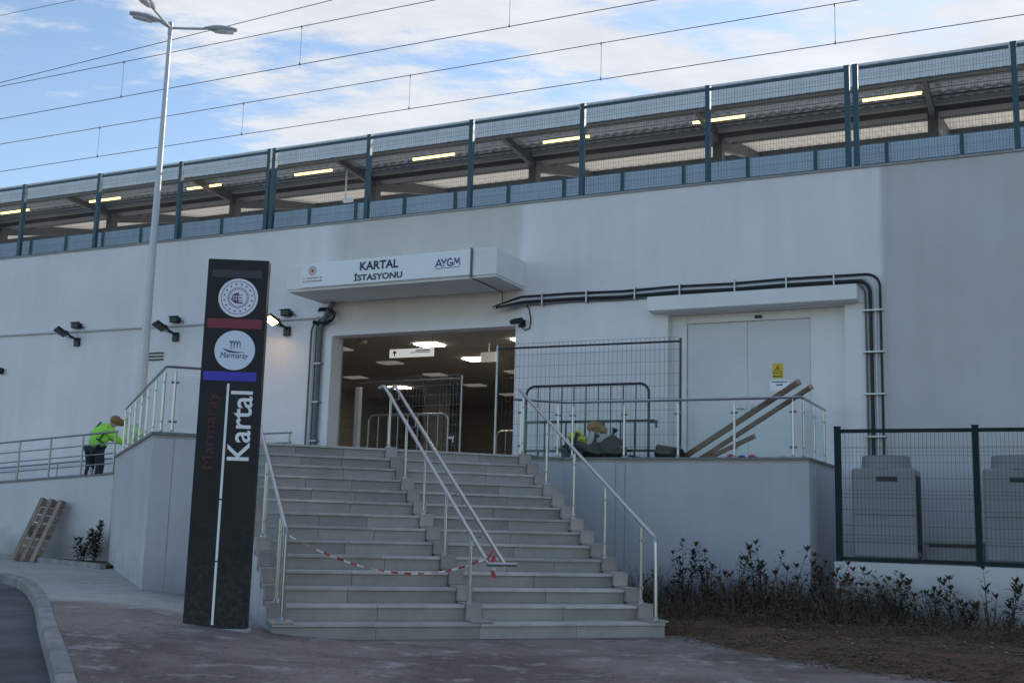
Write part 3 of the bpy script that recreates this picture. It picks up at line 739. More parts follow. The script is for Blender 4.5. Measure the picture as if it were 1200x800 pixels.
rb = MB(); rb.prism_x([(.13, 2.80), (4.1, 3.80), (4.1, 3.98), (.13, 3.20)], -.07, .07); rbm = rb.mesh('rafter'); rbm.materials.append(MATS['roof_steel'])
for k in range(-6, 5):
    x = -11.62+4.8*k
    inst('column', cme, PC, (x, 25.2, 7.35)); inst('rafter', rfm, PC, (x, 25.2, 7.35)); inst('rafter', rbm, PC, (x, 25.2, 7.35))
# tube lamps under the roof, in one row on a cable rail
m = MB(); m.box(X0, X1, 23.97, 24.03, 10.475, 10.495); solid('lamp_rail', m, 'gutter', 'W', (-11, 24.0, 10.47), 'slim grey cable rail carrying the row of tube lamps under the platform roof', 'rail')
m = MB(); m.box(-.615, .615, -.045, .045, -.005, .02); hm = m.mesh('housing'); hm.materials.append(MATS['white_paint'])
m = MB(); m.tube([(-.6, 0, -.03), (.6, 0, -.03)], .03, 8); tm = m.mesh('tube'); tm.materials.append(MATS['tube_glow'])
tl_x = [-28.9, -25.15, -21.38, -17.63, -13.92, -10.25, -6.50, -2.74]
where = ['cut by the left picture edge', 'left of the street lamp pole', 'just right of the street lamp pole', 'above the left end of the entrance canopy', 'above the right part of the entrance canopy', 'between entrance canopy and door hood', 'above the service door', 'rightmost of the row']
for x, wh in zip(tl_x, where):
    t = thing('tube_lamp', 'lit warm tube lamp under the platform roof, '+wh, 'lamp', 'W', (x, 24.0, 10.47), group='tube lamps under the platform roof')
    inst('housing', hm, t, (x, 24.0, 10.455)); inst('tube', tm, t, (x, 24.0, 10.455))
# camera masts hanging from the roof
for x, y, zb, lb in ((-16.55, 24.0, 9.55, 'thin white drop pole with a camera hanging from the platform roof'),):
    t = thing('camera_mast', lb, 'pole', 'W', (x, y, zb))
    m = MB(); m.cyl((x, y, zb), (x, y, 10.46), .022, 8); part('pole', m, 'white_paint', t)
    m = MB(); m.box(x-.05, x+.22, y-.05, y+.05, zb-.06, zb+.04); part('camera', m, 'white_paint', t)
# overhead line: two catenaries and a feeder
def catenary(d, zc, zm, drops, s0, s1, lb):
    t = thing('overhead_wire', lb, 'wire', 'W', ((s0+s1)/2, d, zc), group='railway overhead wires')
    m = MB(); m.tube([(s0, d, zc), (s1, d, zc)], .011, 5); part('contact_wire', m, 'wire_line', t)
    m = MB(); m.tube([(s0+(s1-s0)*i/24, d, zm+.0*i) for i in range(25)], .011, 5); part('messenger_wire', m, 'wire_line', t)
    for s in drops:
        m = MB(); m.cyl((s, d, zc), (s, d, zm), .006, 4); m.box(s-.015, s+.015, d-.012, d+.012, zc-.02, zc+.06); m.box(s-.015, s+.015, d-.012, d+.012, zm-.06, zm+.02); part('dropper', m, 'wire_line', t)
catenary(26.0, 12.70, 13.70, [-39.5, -33.6, -27.74, -21.84, -15.94, -10.16, -4.21, 1.7], -70, 30, 'lower pair of railway overhead wires with short droppers')
catenary(24.0, 13.60, 14.72, [-37.8, -31.4, -24.85, -18.3, -11.87, -5.4, 1], -70, 30, 'upper pair of railway overhead wires with droppers')
m = MB(); m.tube([(-70, 22.0, 12.18), (30, 22.0, 15.82)], .010, 5); solid('feeder_wire', m, 'wire_line', 'W', (-20, 22.0, 14.5), 'single steep feeder wire crossing above the upper overhead wires', 'wire')
m = MB(); m.tube([(-70, 28.0, 20.6), (30, 28.0, 18.5)], .010, 5); solid('feeder_wire', m, 'wire_line', 'W', (-20, 28.0, 19.5), 'topmost wire in the upper left corner of the sky', 'wire')

# ================================================================ TERRACE, STAIRS, RAMP
LZ = 14*H                              # landing level 2.31
A_ = (.53, 16.0); A2_ = (.10, 23.4)    # podium corner and its far end, step frame
def SW(e, r): q = S2W(e, r); return (q[0], q[1])
TE = thing('entrance_terrace', 'white rendered podium carrying the landing in front of the entrance', 'terrace', 'W', (-9.0, 17.1, 0))
TF = 17.1
poly = [SW(*A_), SW(1.715, 16.0), SW(1.715, 16.67), SW(6.2, 16.67), SW(6.2, 17.2), SW(7.0, 17.2), (-3.27, TF), (-3.27, D0-.002), (-16.5, D0-.002), SW(*A2_)]
poly[5] = (SW(7.0, 17.2)[0], TF)
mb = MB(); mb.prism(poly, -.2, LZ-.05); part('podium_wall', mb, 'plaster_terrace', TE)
mb = MB(); mb.prism(poly, LZ-.049, LZ-.004); part('landing_floor', mb, 'granite', TE)
def edge_strip(name, p, q, z0, z1, out, inn, mat, parent, nseg=1, gap=.004):
    """coping pieces along p->q (outside on the right of the direction)"""
    p, q = Vector((*p, 0)), Vector((*q, 0)); t = (q-p).normalized(); nrm = Vector((t.y, -t.x, 0)); Ln = (q-p).length
    for i in range(nseg):
        a = p+t*(Ln*i/nseg+gap/2); b = p+t*(Ln*(i+1)/nseg-gap/2)
        m = MB(); m.prism([(a-nrm*inn)[:2], (a+nrm*out)[:2], (b+nrm*out)[:2], (b-nrm*inn)[:2]], z0, z1); part(name, m, mat, parent)
cz0, cz1 = LZ-.0035, LZ+.035
edge_strip('coping', SW(*A_), SW(1.715, 16.0), cz0, cz1, .025, .22, 'granite_dark', TE, 1)
edge_strip('coping', SW(*A2_), SW(*A_), cz0, cz1, .025, .22, 'granite_dark', TE, 6)
edge_strip('coping', SW(6.2, 17.2), poly[5], cz0, cz1, .025, .20, 'granite_dark', TE, 1)
edge_strip('coping', poly[5], (-3.27, TF), cz0, cz1, .025, .20, 'granite_dark', TE, 4)
edge_strip('coping', (-3.27, TF), (-3.27, D0-.01), cz0, cz1, .025, .20, 'granite_dark', TE, 2)
# control joints: narrow mouldings on the render
for s in (-6.32, -6.16):
    m = MB(); m.box(s-.006, s+.006, TF-.006, TF-.0005, -.1, LZ-.06); part('joint_strip', m, 'concrete', TE)
m = MB(); m.prism([SW(.80, 15.997), SW(.812, 15.997), SW(.812, 15.9995), SW(.80, 15.9995)], 0, LZ-.06); part('joint_strip', m, 'concrete', TE)

# --- staircase
STR = thing('entrance_staircase', 'wide grey granite staircase in two flights up to the station entrance', 'stairs', 'S', (3.95, R1, 0))
def rk(k): return R1+TR*(k-1)
prof = [(R1+.035, -.2)]
for k in range(1, 14): prof += [(rk(k)+.035, k*H-.034), (rk(k+1)+.035, k*H-.034)]
prof += [(rk(14)+.035, LZ-.05), (16.668, LZ-.05), (16.668, -.2)]
m = MB(); m.prism_x(prof, 1.74, 6.18); part('concrete_core', m, 'concrete', STR)
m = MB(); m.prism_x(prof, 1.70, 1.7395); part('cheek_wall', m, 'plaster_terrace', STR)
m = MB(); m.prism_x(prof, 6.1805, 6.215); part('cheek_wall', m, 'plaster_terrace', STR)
rng = random.Random(3)
for k in range(1, 15):
    flights = ((1.885, 3.885), (4.065, 6.02)) if k > 1 else ((1.70, 6.21),)
    for (e0, e1) in flights:
        w = e1-e0
        if k == 1: js = [e0, e0+1.1, e0+2.25, e0+3.4, e1]
        else:
            j1 = e0+w*(.36+.3*rng.random()); js = [e0, j1, e1]
            if rng.random() < .45: js = [e0, e0+w*(.3+.06*rng.random()), e0+w*(.64+.06*rng.random()), e1]
        jt = [e0]+[x+rng.uniform(-.06, .06) for x in js[1:-1]]+[e1]
        for x0, x1 in zip(js, js[1:]):
            y = rk(k)+rng.uniform(-.002, .002)
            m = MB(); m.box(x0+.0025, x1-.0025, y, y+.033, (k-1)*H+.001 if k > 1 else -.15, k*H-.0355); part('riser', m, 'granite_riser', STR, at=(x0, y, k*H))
        for x0, x1 in zip(jt, jt[1:]):
            z = k*H+rng.uniform(-.0015, .0015)
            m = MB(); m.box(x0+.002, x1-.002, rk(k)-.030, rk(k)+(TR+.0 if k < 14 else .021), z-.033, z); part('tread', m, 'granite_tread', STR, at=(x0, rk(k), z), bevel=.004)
# stepped stringers: left, middle, right
for (e0, e1, pro) in ((1.705, 1.882, .05), (3.888, 4.062, .07), (6.023, 6.205, .07)):
    for k in range(2, 15):
        m = MB(); y0 = rk(k)-pro; y1 = rk(k+1)-pro-.003 if k < 14 else rk(14)+.02
        m.box(e0, e1, y0, y1, (k-1)*H+.026 if k > 2 else H+.002, k*H+.024); part('stringer_block', m, 'granite', STR, at=(e0, y0, k*H), bevel=.003)
    m = MB(); m.box(e0-.02, e1+.04, rk(1)-.04, rk(2)-pro-.004, H+.0025, H+.026); part('stringer_block', m, 'granite', STR, bevel=.003)

# --- rails of the stairs
RS = TR and H/TR
def railz(r, hgt=.90): return H+(r-R1)*RS+hgt
def post_foot(m, e, r, z, rr=.024):
    m.tube([(e, r, z), (e, r, z+.012)], .045, 12); m.tube([(e, r, z+.012), (e, r, z+.04)], [.036, rr], 12)
def bend(p, q, s, n=4):
    """round the corner q between p and s"""
    p, q, s = Vector(p), Vector(q), Vector(s); a = q+(p-q).normalized()*.07; b = q+(s-q).normalized()*.07
    return [tuple((a*(1-t)**2+q*2*t*(1-t)+b*t*t)) for t in [i/n for i in range(n+1)]]
# middle twin handrail
MR = thing('twin_handrail', 'double stainless handrail running up the middle of the staircase', 'handrail', 'S', (3.97, 12.4, 2*H))
ra, rb_ = 11.62, 16.95
for e in (3.90, 4.08):
    lo = (e, ra, railz(ra, .84)); hi = (e, rb_, railz(rb_, .84)); ext = (e, rb_+.32, railz(rb_, .84)-.0)
    pts = [lo, *bend(lo, hi, ext), ext]
    m = MB(); m.tube(pts, .024, 10); part('rail', m, 'steel', MR, smooth=True)
m = MB(); zb = railz(ra, .84); m.tube([(3.88, ra, zb), (4.21, ra-.02, zb)], .022, 10); part('end_loop', m, 'steel', MR, smooth=True)
m = MB(); zt = railz(rb_, .84); m.tube([(3.9, rb_+.32, zt), (4.08, rb_+.32, zt)], .022, 10); part('end_loop', m, 'steel', MR, smooth=True)
for k in (2, 5, 8, 11, 14):
    r = rk(k)+.06; z = k*H+.024 if k < 14 else LZ+.024; e = 3.955
    m = MB(); post_foot(m, e, r, z); m.tube([(e, r, z+.03), (e, r, railz(r, .80)), (3.90, r+.0, railz(r, .835))], .019, 10)
    m.tube([(e, r, railz(r, .72)), (4.08, r, railz(r, .73)), (4.08, r, railz(r, .83))], .009, 6); part('post', m, 'steel', MR, smooth=True)
def glass_rail(name, label, e, ks, side, endcurl=True):
    t = thing(name, label, 'handrail', 'S', (e, R1, H))
    rs = [rk(k)+.08 for k in ks]; hi = (e, 16.95, railz(16.95, .93)); lo = (e, R1+.06, railz(R1+.06, .93)); ft = (e, R1+.04, H+.05)
    m = MB(); m.tube([hi, *bend(hi, lo, ft, 6), ft], .024, 10); post_foot(m, e, R1+.04, H+.026); part('rail', m, 'steel', t, smooth=True)
    for k, r in zip(ks, rs):
        z = k*H+.024
        m = MB(); post_foot(m, e, r, z); m.tube([(e, r, z+.03), (e, r, railz(r, .87))], .021, 10); m.tube([(e, r, railz(r, .86)), (e, r, railz(r, .925))], .008, 6)
        po = part('post', m, 'steel', t, smooth=True)
        for dz in (.18, .74):
            m = MB(); m.cyl((e, r-.05, z+dz), (e, r+.05, z+dz+.0), .016, 8); part('glass_clamp', m, 'steel_dull', po)
    for r0, r1 in zip(rs, rs[1:]):
        a, b = r0+.035, r1-.035
        m = MB(); m.prism_x([(a, railz(a, .08)), (b, railz(b, .08)), (b, railz(b, .80)), (a, railz(a, .80))], e-.005, e+.005); part('glass_panel', m, 'glass', t)
glass_rail('stair_handrail', 'stainless handrail with glass panels on the right side of the staircase', 6.115, (2, 5, 8, 11, 14), 1)
glass_rail('stair_handrail', 'stainless handrail with glass panels on the left side of the staircase beside the black sign', 1.80, (2, 6, 10, 14), -1)

# --- balustrades on the podium
RZ = LZ+.95
def balustrade(name, label, pts, spacing, closed=False, fr='W', glass=True, rail_r=.022, base=None, corner=.12):
    t = thing(name, label, 'railing', fr, (pts[0][0], pts[0][1], LZ+.035))
    path = []
    for i, p in enumerate(pts):
        P = (*p, RZ)
        if 0 < i < len(pts)-1:
            q0, q1 = (*pts[i-1], RZ), (*pts[i+1], RZ); path += bend(q0, P, q1, 5)
        else: path.append(P)
    m = MB(); m.tube(path, rail_r, 10); part('top_rail', m, 'steel', t, smooth=True)
    for i in range(len(pts)-1):
        a, b = Vector((*pts[i], 0)), Vector((*pts[i+1], 0)); L_ = (b-a).length; d = (b-a).normalized()
        n = max(1, round(L_/spacing)); off = .13
        ps = [a+d*(off+(L_-2*off)*k/n) for k in range(n+1)]
        z0 = LZ+.035
        for p in ps:
            m = MB(); post_foot(m, p.x, p.y, z0, .021); m.tube([(p.x, p.y, z0+.03), (p.x, p.y, RZ-.07)], .020, 10); m.tube([(p.x, p.y, RZ-.075), (p.x, p.y, RZ-.01)], .008, 6)
            po = part('post', m, 'steel', t, smooth=True)
            for dz in (.16, .70):
                m = MB(); q0, q1 = p-d*.055, p+d*.055; m.cyl((q0.x, q0.y, z0+dz), (q1.x, q1.y, z0+dz), .018, 8); part('glass_clamp', m, 'steel_dull', po)
        if glass:
            for p, q in zip(ps, ps[1:]):
                u, v = p+d*.035, q-d*.035; nn = Vector((-d.y, d.x, 0))*.005
                m = MB(); m.prism([(u-nn)[:2], (v-nn)[:2], (v+nn)[:2], (u+nn)[:2]], z0+.07, RZ-.13); part('glass_panel', m, 'glass', t)
    return t
ins = .10
pR = [SW(6.12, 17.05), SW(6.32, 17.30), (SW(7.0, 17.3)[0]+.05, TF+.12), (-3.39, TF+.12), (-3.39, D0-.03)]
pR = [SW(6.16, 17.30), (SW(7.0, 17.3)[0]+.05, TF+.12), (-3.39, TF+.12), (-3.39, D0-.03)]
balustrade('terrace_balustrade', 'stainless and glass balustrade round the right hand terrace beside the service door', pR, .93)
pL = [SW(.22, 23.3), SW(.64, 16.12), SW(1.70, 16.12)]
balustrade('terrace_balustrade', 'stainless and glass balustrade on the left podium corner behind the black sign', pL, 1.25)
# low guard rails on the landing by the entrance jamb
t = thing('guard_rail', 'low two bar guard rail against the wall left of the entrance', 'railing', 'W', (-14.6, 18.5, LZ))
for z in (.42, .62):
    m = MB(); m.tube([(-16.2, 18.5, LZ+z-.06), (-13.75, 18.5, LZ+z)], .018, 8); part('bar', m, 'steel_dull', t, smooth=True)
for x in (-16.1, -15.3, -14.5, -13.8):
    m = MB(); m.cyl((x, 18.5, LZ), (x, 18.5, LZ+.61), .018, 8); part('post', m, 'steel_dull', t, smooth=True)

# --- ramp on the left
RA = thing('ramp', 'long white rendered access ramp rising along the station wall on the left', 'ramp', 'W', (-19.0, 16.6, .27))
def capz(s): return 1.98+.065*(s+16.5)
RS0 = -36.0
m = MB(); pp = [(RS0, 16.6), (-16.52, 16.6), (-16.52, 16.82), (RS0, 16.82)]; m.prism(pp, 0.0, lambda x, y: capz(x)); part('parapet', m, 'plaster_low', RA)
m = MB(); pp = [(RS0, 16.58), (-16.525, 16.58), (-16.525, 16.84), (RS0, 16.84)]; m.prism(pp, lambda x, y: capz(x)+.001, lambda x, y: capz(x)+.036); part('coping', m, 'granite_dark', RA)
m = MB(); pp = [(RS0, 16.821), (-16.52, 16.821), (-16.52, D0-.003), (RS0, D0-.003)]; m.prism(pp, 0.0, lambda x, y: capz(x)-.13); part('ramp_floor', m, 'concrete', RA)
t = thing('ramp_railing', 'four bar stainless railing on the ramp parapet in front of the worker', 'railing', 'W', (-19.0, 16.71, capz(-19)+.036))
for dz, rr in ((.82, .020), (.60, .013), (.40, .013), (.20, .013)):
    m = MB(); m.tube([(RS0+.2, 16.71, capz(RS0+.2)+.036+dz), (-16.62, 16.71, capz(-16.62)+.036+dz)], rr, 8); part('bar', m, 'steel_dull', t, smooth=True)
x = -16.66
while x > RS0+.3:
    m = MB(); z = capz(x)+.036; m.cyl((x, 16.71, z), (x, 16.71, z+.82), .02, 8); part('post', m, 'steel_dull', t, smooth=True)
    x -= .86 if x > -17 else .88
t = thing('wall_railing', 'second handrail on the station wall behind the ramp', 'railing', 'W', (-19.0, 18.95, capz(-19)))
for dz in (.30, .62):
    m = MB(); m.tube([(RS0+.2, 18.95, capz(RS0+.2)+dz), (-16.55, 18.95, capz(-16.55)+dz)], .022, 8); part('bar', m, 'steel_dull', t, smooth=True)
x = -16.7
while x > RS0+.3:
    m = MB(); z = capz(x)-.13; m.cyl((x, 18.95, z), (x, 18.95, z+.75), .016, 8); part('post', m, 'steel_dull', t, smooth=True); x -= 1.3

# --- low wall and mesh fence on the right
LWY = 15.9
m = MB(); m.box(-2.72, 13.0, LWY, LWY+.25, -.2, .865); lw = solid('low_wall', m, 'plaster_low', 'W', (0, LWY, 0), 'low white rendered wall under the green mesh fence on the right', 'wall')
m = MB(); m.box(-2.70, 13.0, LWY+.25, D0-.01, .2, .84); solid('plant_yard', m, 'concrete', 'W', (0, 17.5, .84), kind='structure')
GF = thing('yard_fence', 'dark green mesh fence standing on the low white wall round the air conditioners', 'fence', 'W', (-.9, LWY+.12, .865))
gy = LWY+.12
m = MB(); m.box(-.04, .04, -.04, .04, 0, 1.82); m.box(-.045, .045, -.045, .045, 1.82, 1.835); gp = m.mesh('post'); gp.materials.append(MATS['fence_dark'])
m = mesh_panel(1.67, 1.70, .05, .2, .0026, folds=(.25, .85, 1.42)); gm = m.mesh('mesh_panel'); gm.materials.append(MATS['wire_dark'])
m = MB(); m.box(-.845, .845, -.02, .02, 0, .05); gr = m.mesh('rail'); gr.materials.append(MATS['fence_dark'])
for k in range(8):
    x = -2.67+1.77*k
    inst('post', gp, GF, (x, gy, .866))
    if k < 7: inst('mesh_panel', gm, GF, (x+.885, gy, .93)); inst('rail', gr, GF, (x+.885, gy, 2.61)); inst('rail', gr, GF, (x+.885, gy, .88))

# ================================================================ OBJECTS
# --- black sign pylon
FR['P'] = ((math.cos(rad(3)), math.sin(rad(3))), (-math.sin(rad(3)), math.cos(rad(3))), rad(3))
pc = to_frame('P', (-2.90, 11.65, 0)); PX, PY = pc[0], pc[1]; PB, PT = .02, 3.91; PW = .315
PYL = thing('sign_pylon', 'tall black sign pylon with two round emblems and the word Kartal written upwards', 'sign', 'P', (PX, PY, .10))
m = MB(); m.box(PX-PW, PX+PW, PY-.07, PY+.07, PB, PT); part('slab', m, 'pylon_black', PYL, bevel=.006)
m = MB(); m.box(PX-PW-.03, PX+PW+.03, PY-.11, PY+.11, 0.0, .135); part('footing', m, 'concrete', PYL, bevel=.01)
pf = PY-.0715
def pz(t): return PT-t
def band(name, t0, t1, x0, x1, mat):
    m = MB(); m.box(PX+x0, PX+x1, pf-.003, pf+.001, pz(t1), pz(t0)); part(name, m, mat, PYL)
band('grey_band', .115, .195, -.27, .255, 'pyl_grey')
band('red_band', .635, .735, -.285, .285, 'pyl_red')
band('blue_band', 1.19, 1.285, -.285, .26, 'pyl_blue')
for t0, t1 in ((1.315, 2.49), (2.505, 3.11), (3.125, 3.74)): band('white_line', t0, t1, -.034, -.010, 'sign_white')
m = MB(); m.disc_y(PX+.02, pz(.41), .205, pf-.004, pf+.001); d1 = part('round_emblem', m, 'disc_white', PYL)
def ring(cx, cz, r0, r1, y, n=48, gap=0.0):
    m = MB()
    for k in range(n):
        a0, a1 = 2*math.pi*k/n, 2*math.pi*(k+1-gap)/n
        m.add([(cx+q*math.cos(t), y, cz+q*math.sin(t)) for q, t in ((r0, a0), (r1, a0), (r1, a1), (r0, a1))], [(0, 1, 2, 3)])
    return m
cx, cz = PX+.02, pz(.41)
part('emblem_ring', ring(cx, cz, .172, .178, pf-.0055), 'disc_ink', d1)
part('emblem_ring', ring(cx, cz, .088, .112, pf-.0055, 40, .55), 'disc_ink', d1)
m = MB()
for k in range(16):
    a = 2*math.pi*k/16+.2; m.disc_y(cx+.145*math.cos(a), cz+.145*math.sin(a), .0095, pf-.0065, pf-.0045, 8)
part('emblem_stars', m, 'disc_ink', d1)
m = MB()
for k, (w, h) in enumerate(((.068, .05), (.04, .05), (.012, .05))):
    pts = [(cx+.005-w*math.sin(t), pf-.006, cz+h*math.cos(t)) for t in [math.pi*i/10 for i in range(11)]]; m.tube(pts, .0045, 4)
for dz in (-.028, 0, .028): m.tube([(cx-.055, pf-.006, cz+dz), (cx+.045, pf-.006, cz+dz)], .004, 4)
m.tube([(cx-.07, pf-.006, cz-.01), (cx-.03, pf-.006, cz-.05), (cx+.05, pf-.006, cz-.055)], .007, 4); part('emblem_globe', m, 'disc_ink', d1)
cx, cz = PX+.02, pz(.965)
m = MB(); m.disc_y(cx, cz, .208, pf-.004, pf+.001); d2 = part('round_emblem', m, 'disc_white2', PYL)
m = MB()
m.tube([(cx-.115, pf-.006, cz+.012), (cx-.06, pf-.006, cz-.012), (cx+.02, pf-.006, cz-.022), (cx+.10, pf-.006, cz-.018)], [.004, .010, .006, .002], 5)
for k in range(3):
    x = cx-.03+.032*k; m.tube([(x-.012, pf-.006, cz+.01+.01*k), (x-.010, pf-.006, cz+.075), (x+.004, pf-.006, cz+.097), (x+.018, pf-.006, cz+.08), (x+.02, pf-.006, cz+.02)], [.002, .005, .006, .005, .001], 5)
m.disc_y(cx-.05, cz+.088, .010, pf-.0065, pf-.0045, 8); part('emblem_drawing', m, 'disc_navy', d2)
lettering('emblem_lettering', 'Marmaray', 'disc_navy', d2, cx, cz-.062, pf-.0042, .29, .075, shear=.2, depth=.002)
lettering('station_lettering', 'Kartal', 'sign_white', PYL, PX+.125, pz(1.745), pf+.001, .715, .225, up=True, weight=.012)
lettering('line_lettering', 'Marmaray', 'pyl_maroon', PYL, PX-.165, pz(1.80), pf+.001, .78, .155, up=True)

# --- street lamp
LP = thing('street_lamp', 'tall grey street lamp pole with three lamp heads behind the podium', 'street lamp', 'W', (-17.62, 18.3, 1.76))
LX, LY = -17.62, 18.3
m = MB(); m.tube([(LX, LY, 1.76), (LX, LY, 3.8), (LX, LY, 8), (LX, LY, 11.7), (LX, LY, 12.15)], [.115, .103, .073, .046, .044], 14); part('pole', m, 'lamp_paint', LP, smooth=True)
m = MB(); m.lathe([(0, 0), (.2, 0), (.2, .03), (.13, .035), (.125, .25)], (LX, LY, 1.76), 16); part('base_plate', m, 'lamp_paint', LP)
m = MB(); m.lathe([(0, 0), (.058, 0), (.058, .3), (0, .33)], (LX, LY, 11.95), 12); part('collar', m, 'lamp_paint', LP, smooth=True)
aw = to_frame('W', (1, 0, 0))
for az, al in ((8, .78), (196, .22), (250, .78)):
    # directions measured from the camera's right, turning left
    dw = to_frame('W', (math.cos(rad(az+8)), math.sin(rad(az+8)), 0)); d = Vector((dw[0], dw[1], 0))
    P0 = Vector((LX, LY, 12.12)); P1 = P0+d*al+Vector((0, 0, .10))
    m = MB(); m.tube([P0, P0+d*al*.45+Vector((0, 0, .04)), P1], .030, 8); ar = part('arm', m, 'lamp_paint', LP, smooth=True)
    # cobra head: flattened ellipsoid with a glass belly
    sdv = Vector((-d.y, d.x, 0)); n_, k_ = 12, 12; vs_ = []; fs = []
    for i in range(n_+1):
        t = i/n_; x = .74*t-.06; wd = .135*math.sin(math.pi*min(1, .10+.80*t))**.7*(.55+.45*min(1, t*3)); 
        for q in range(k_):
            a = 2*math.pi*q/k_; hh = (.075 if math.sin(a) > 0 else .085)*(wd/.135)
            c = P1+d*x+sdv*(wd*math.cos(a))+Vector((0, 0, .02+hh*math.sin(a)+.05*t)); vs_.append(c)
    for i in range(n_):
        for q in range(k_): q2 = (q+1) % k_; fs.append((i*k_+q, i*k_+q2, (i+1)*k_+q2, (i+1)*k_+q))
    fs += [tuple(range(k_-1, -1, -1)), tuple(range(n_*k_, n_*k_+k_))]
    m = MB(); m.add(vs_, fs); hd = part('lamp_head', m, 'lamp_paint', LP, smooth=True)
    vs_ = []; fs = []
    for i in range(7):
        t = .34+.56*i/6; x = .74*t-.06; wd = .105*math.sin(math.pi*(.1+.8*(i/6)))**.6
        for q in range(7):
            a = math.pi+math.pi*q/6; vs_.append(P1+d*x+sdv*(wd*math.cos(a))+Vector((0, 0, -.035+.055*math.sin(a)+.05*t)))
    for i in range(6):
        for q in range(6): fs.append((i*7+q, i*7+q+1, (i+1)*7+q+1, (i+1)*7+q))
    m = MB(); m.add(vs_, fs); part('lens', m, 'white_paint', hd, smooth=True)

# --- wall-mounted pipe, floodlights and cables on the left part of the wall
m = MB(); zl = lambda s: 5.40+.0062*(-13.5-s)
m.tube([(-46, D0-.05, zl(-46)), (-13.75, D0-.05, zl(-13.75))], .028, 8)
o = solid('wall_pipe', m, 'conduit_white', 'W', (-20, D0-.05, 5.4), 'long thin white conduit running along the station wall to the left of the entrance', 'conduit', smooth=True)
def floodlight(s, lit, label, long=.55):
    z = zl(s)-.06; t = thing('floodlight', label, 'floodlight', 'W', (s, D0, z), group='floodlights on the station wall')
    m = MB(); m.box(s-.11, s+.11, D0-.16, D0-.002, z+.12, z+.24); m.box(s-.14, s+.14, D0-.17, D0-.1, z+.235, z+.262); part('driver_box', m, 'black_plastic', t, bevel=.015)
    m = MB(); m.tube([(s+.02, D0-.03, z-.16), (s+.02, D0-.10, z-.14), (s-.05, D0-.22, z-.07), (s-.1, D0-.30, z-.03)], .028, 8); part('bracket', m, 'black_plastic', t)
    m = MB(); m.box(s-.07, s+.09, D0-.07, D0-.002, z-.30, z-.10); part('wall_plate', m, 'black_plastic', t, bevel=.01)
    c0 = Vector((s-.10, D0-.44, z-.02)); nn = Vector((-.15, -.50, -.85)).normalized(); u = Vector((.86, -.5, 0)); u = (u-nn*u.dot(nn)).normalized(); w = nn.cross(u).normalized()
    def slab(hu, hw, n0, n1, c=c0):
        vs_ = [c+u*a*hu+w*b*hw+nn*n_ for n_ in (n0, n1) for a, b in ((-1, -1), (1, -1), (1, 1), (-1, 1))]
        q = MB(); q.add(vs_, [(0, 3, 2, 1), (4, 5, 6, 7), (0, 1, 5, 4), (1, 2, 6, 5), (2, 3, 7, 6), (3, 0, 4, 7)]); return q
    hd = part('lamp_head', slab(.17, .14, -.035, .02), 'black_plastic', t, bevel=.01)
    m = MB(); m.tube([c0+u*.18, c0+u*.19-nn*.02+Vector((.0, .1, -.02)), Vector((s+.02, D0-.2, z-.14)), c0-u*.19+Vector((.02, .1, -.02)), c0-u*.18], .012, 6); part('yoke', m, 'black_plastic', t)
    part('lens', slab(.145, .115, .0205, .026), 'flood_glow' if lit else 'black_plastic', hd)
    m = MB(); m.tube([(s+.1, D0-.05, z+.18), (s+.2, D0-.06, z+.15), (s+.22, D0-.05, z+.05)], .01, 5); part('cable', m, 'cable_black', t)
floodlight(-20.62, False, 'unlit black floodlight on the wall, the one farthest left')
floodlight(-17.62, False, 'unlit black floodlight on the wall just right of the lamp pole')
floodlight(-14.56, True, 'lit floodlight glowing warm on the wall beside the black sign')
t = thing('dome_camera', 'small black dome camera on the wall at the left picture edge', 'camera', 'W', (-23.0, D0, 4.57))
m = MB(); m.box(-23.06, -22.94, D0-.05, D0-.001, 4.50, 4.64); part('mount', m, 'white_paint', t)
m = MB(); m.tube([(-23.0, D0-.05, 4.57), (-23.0, D0-.09, 4.57), (-23.0, D0-.13, 4.56), (-23.0, D0-.15, 4.555)], [.085, .085, .06, .02], 12); part('dome', m, 'black_plastic', t, smooth=True)
t = thing('vent_louvre', 'small three slat black vent on the wall beside the lamp pole', 'vent', 'W', (-18.15, D0, 4.7))
for k in range(3):
    m = MB(); m.box(-18.42, -17.95, D0-.03, D0-.001, 4.66+.075*k, 4.69+.075*k); part('slat', m, 'black_plastic', t)
# cable runs beside the entrance
t = thing('cable_riser', 'bundle of dark pipes and white conduit running down beside the entrance', 'cables', 'W', (-13.8, D0, LZ))
m = MB(); m.tube([(-13.68, D0-.07, LZ), (-13.68, D0-.07, 5.08), (-13.62, D0-.09, 5.25), (-13.45, D0-.1, 5.55), (-13.36, D0-.1, 5.69)], .058, 10); part('main_pipe', m, 'conduit_grey', t, smooth=True)
for x, r_, mt in ((-13.80, .016, 'conduit_grey'), (-13.86, .014, 'conduit_white'), (-13.93, .018, 'conduit_grey')):
    m = MB(); m.tube([(x, D0-.03, LZ), (x, D0-.03, 5.12), (x+.05, D0-.04, 5.24), (x+.22, D0-.06, 5.34), (x+.42, D0-.09, 5.44)], r_, 6); part('conduit', m, mt, t, smooth=True)
for k in range(3):
    r_ = .10+.02*k; pts = [(-13.62+.02*k+.26*math.sin(a)*1.2, D0-.12-.015*k, 5.38+.15*math.cos(a)+.02*k) for a in [math.pi*(-.1+1.35*i/10) for i in range(11)]]
    m = MB(); m.tube(pts, .020, 6); part('loose_cable', m, 'cable_black', t, smooth=True)
for z in (2.8, 3.6, 4.4):
    m = MB(); m.box(-13.76, -13.60, D0-.135, D0-.002, z, z+.03); part('clamp', m, 'steel_dull', t)
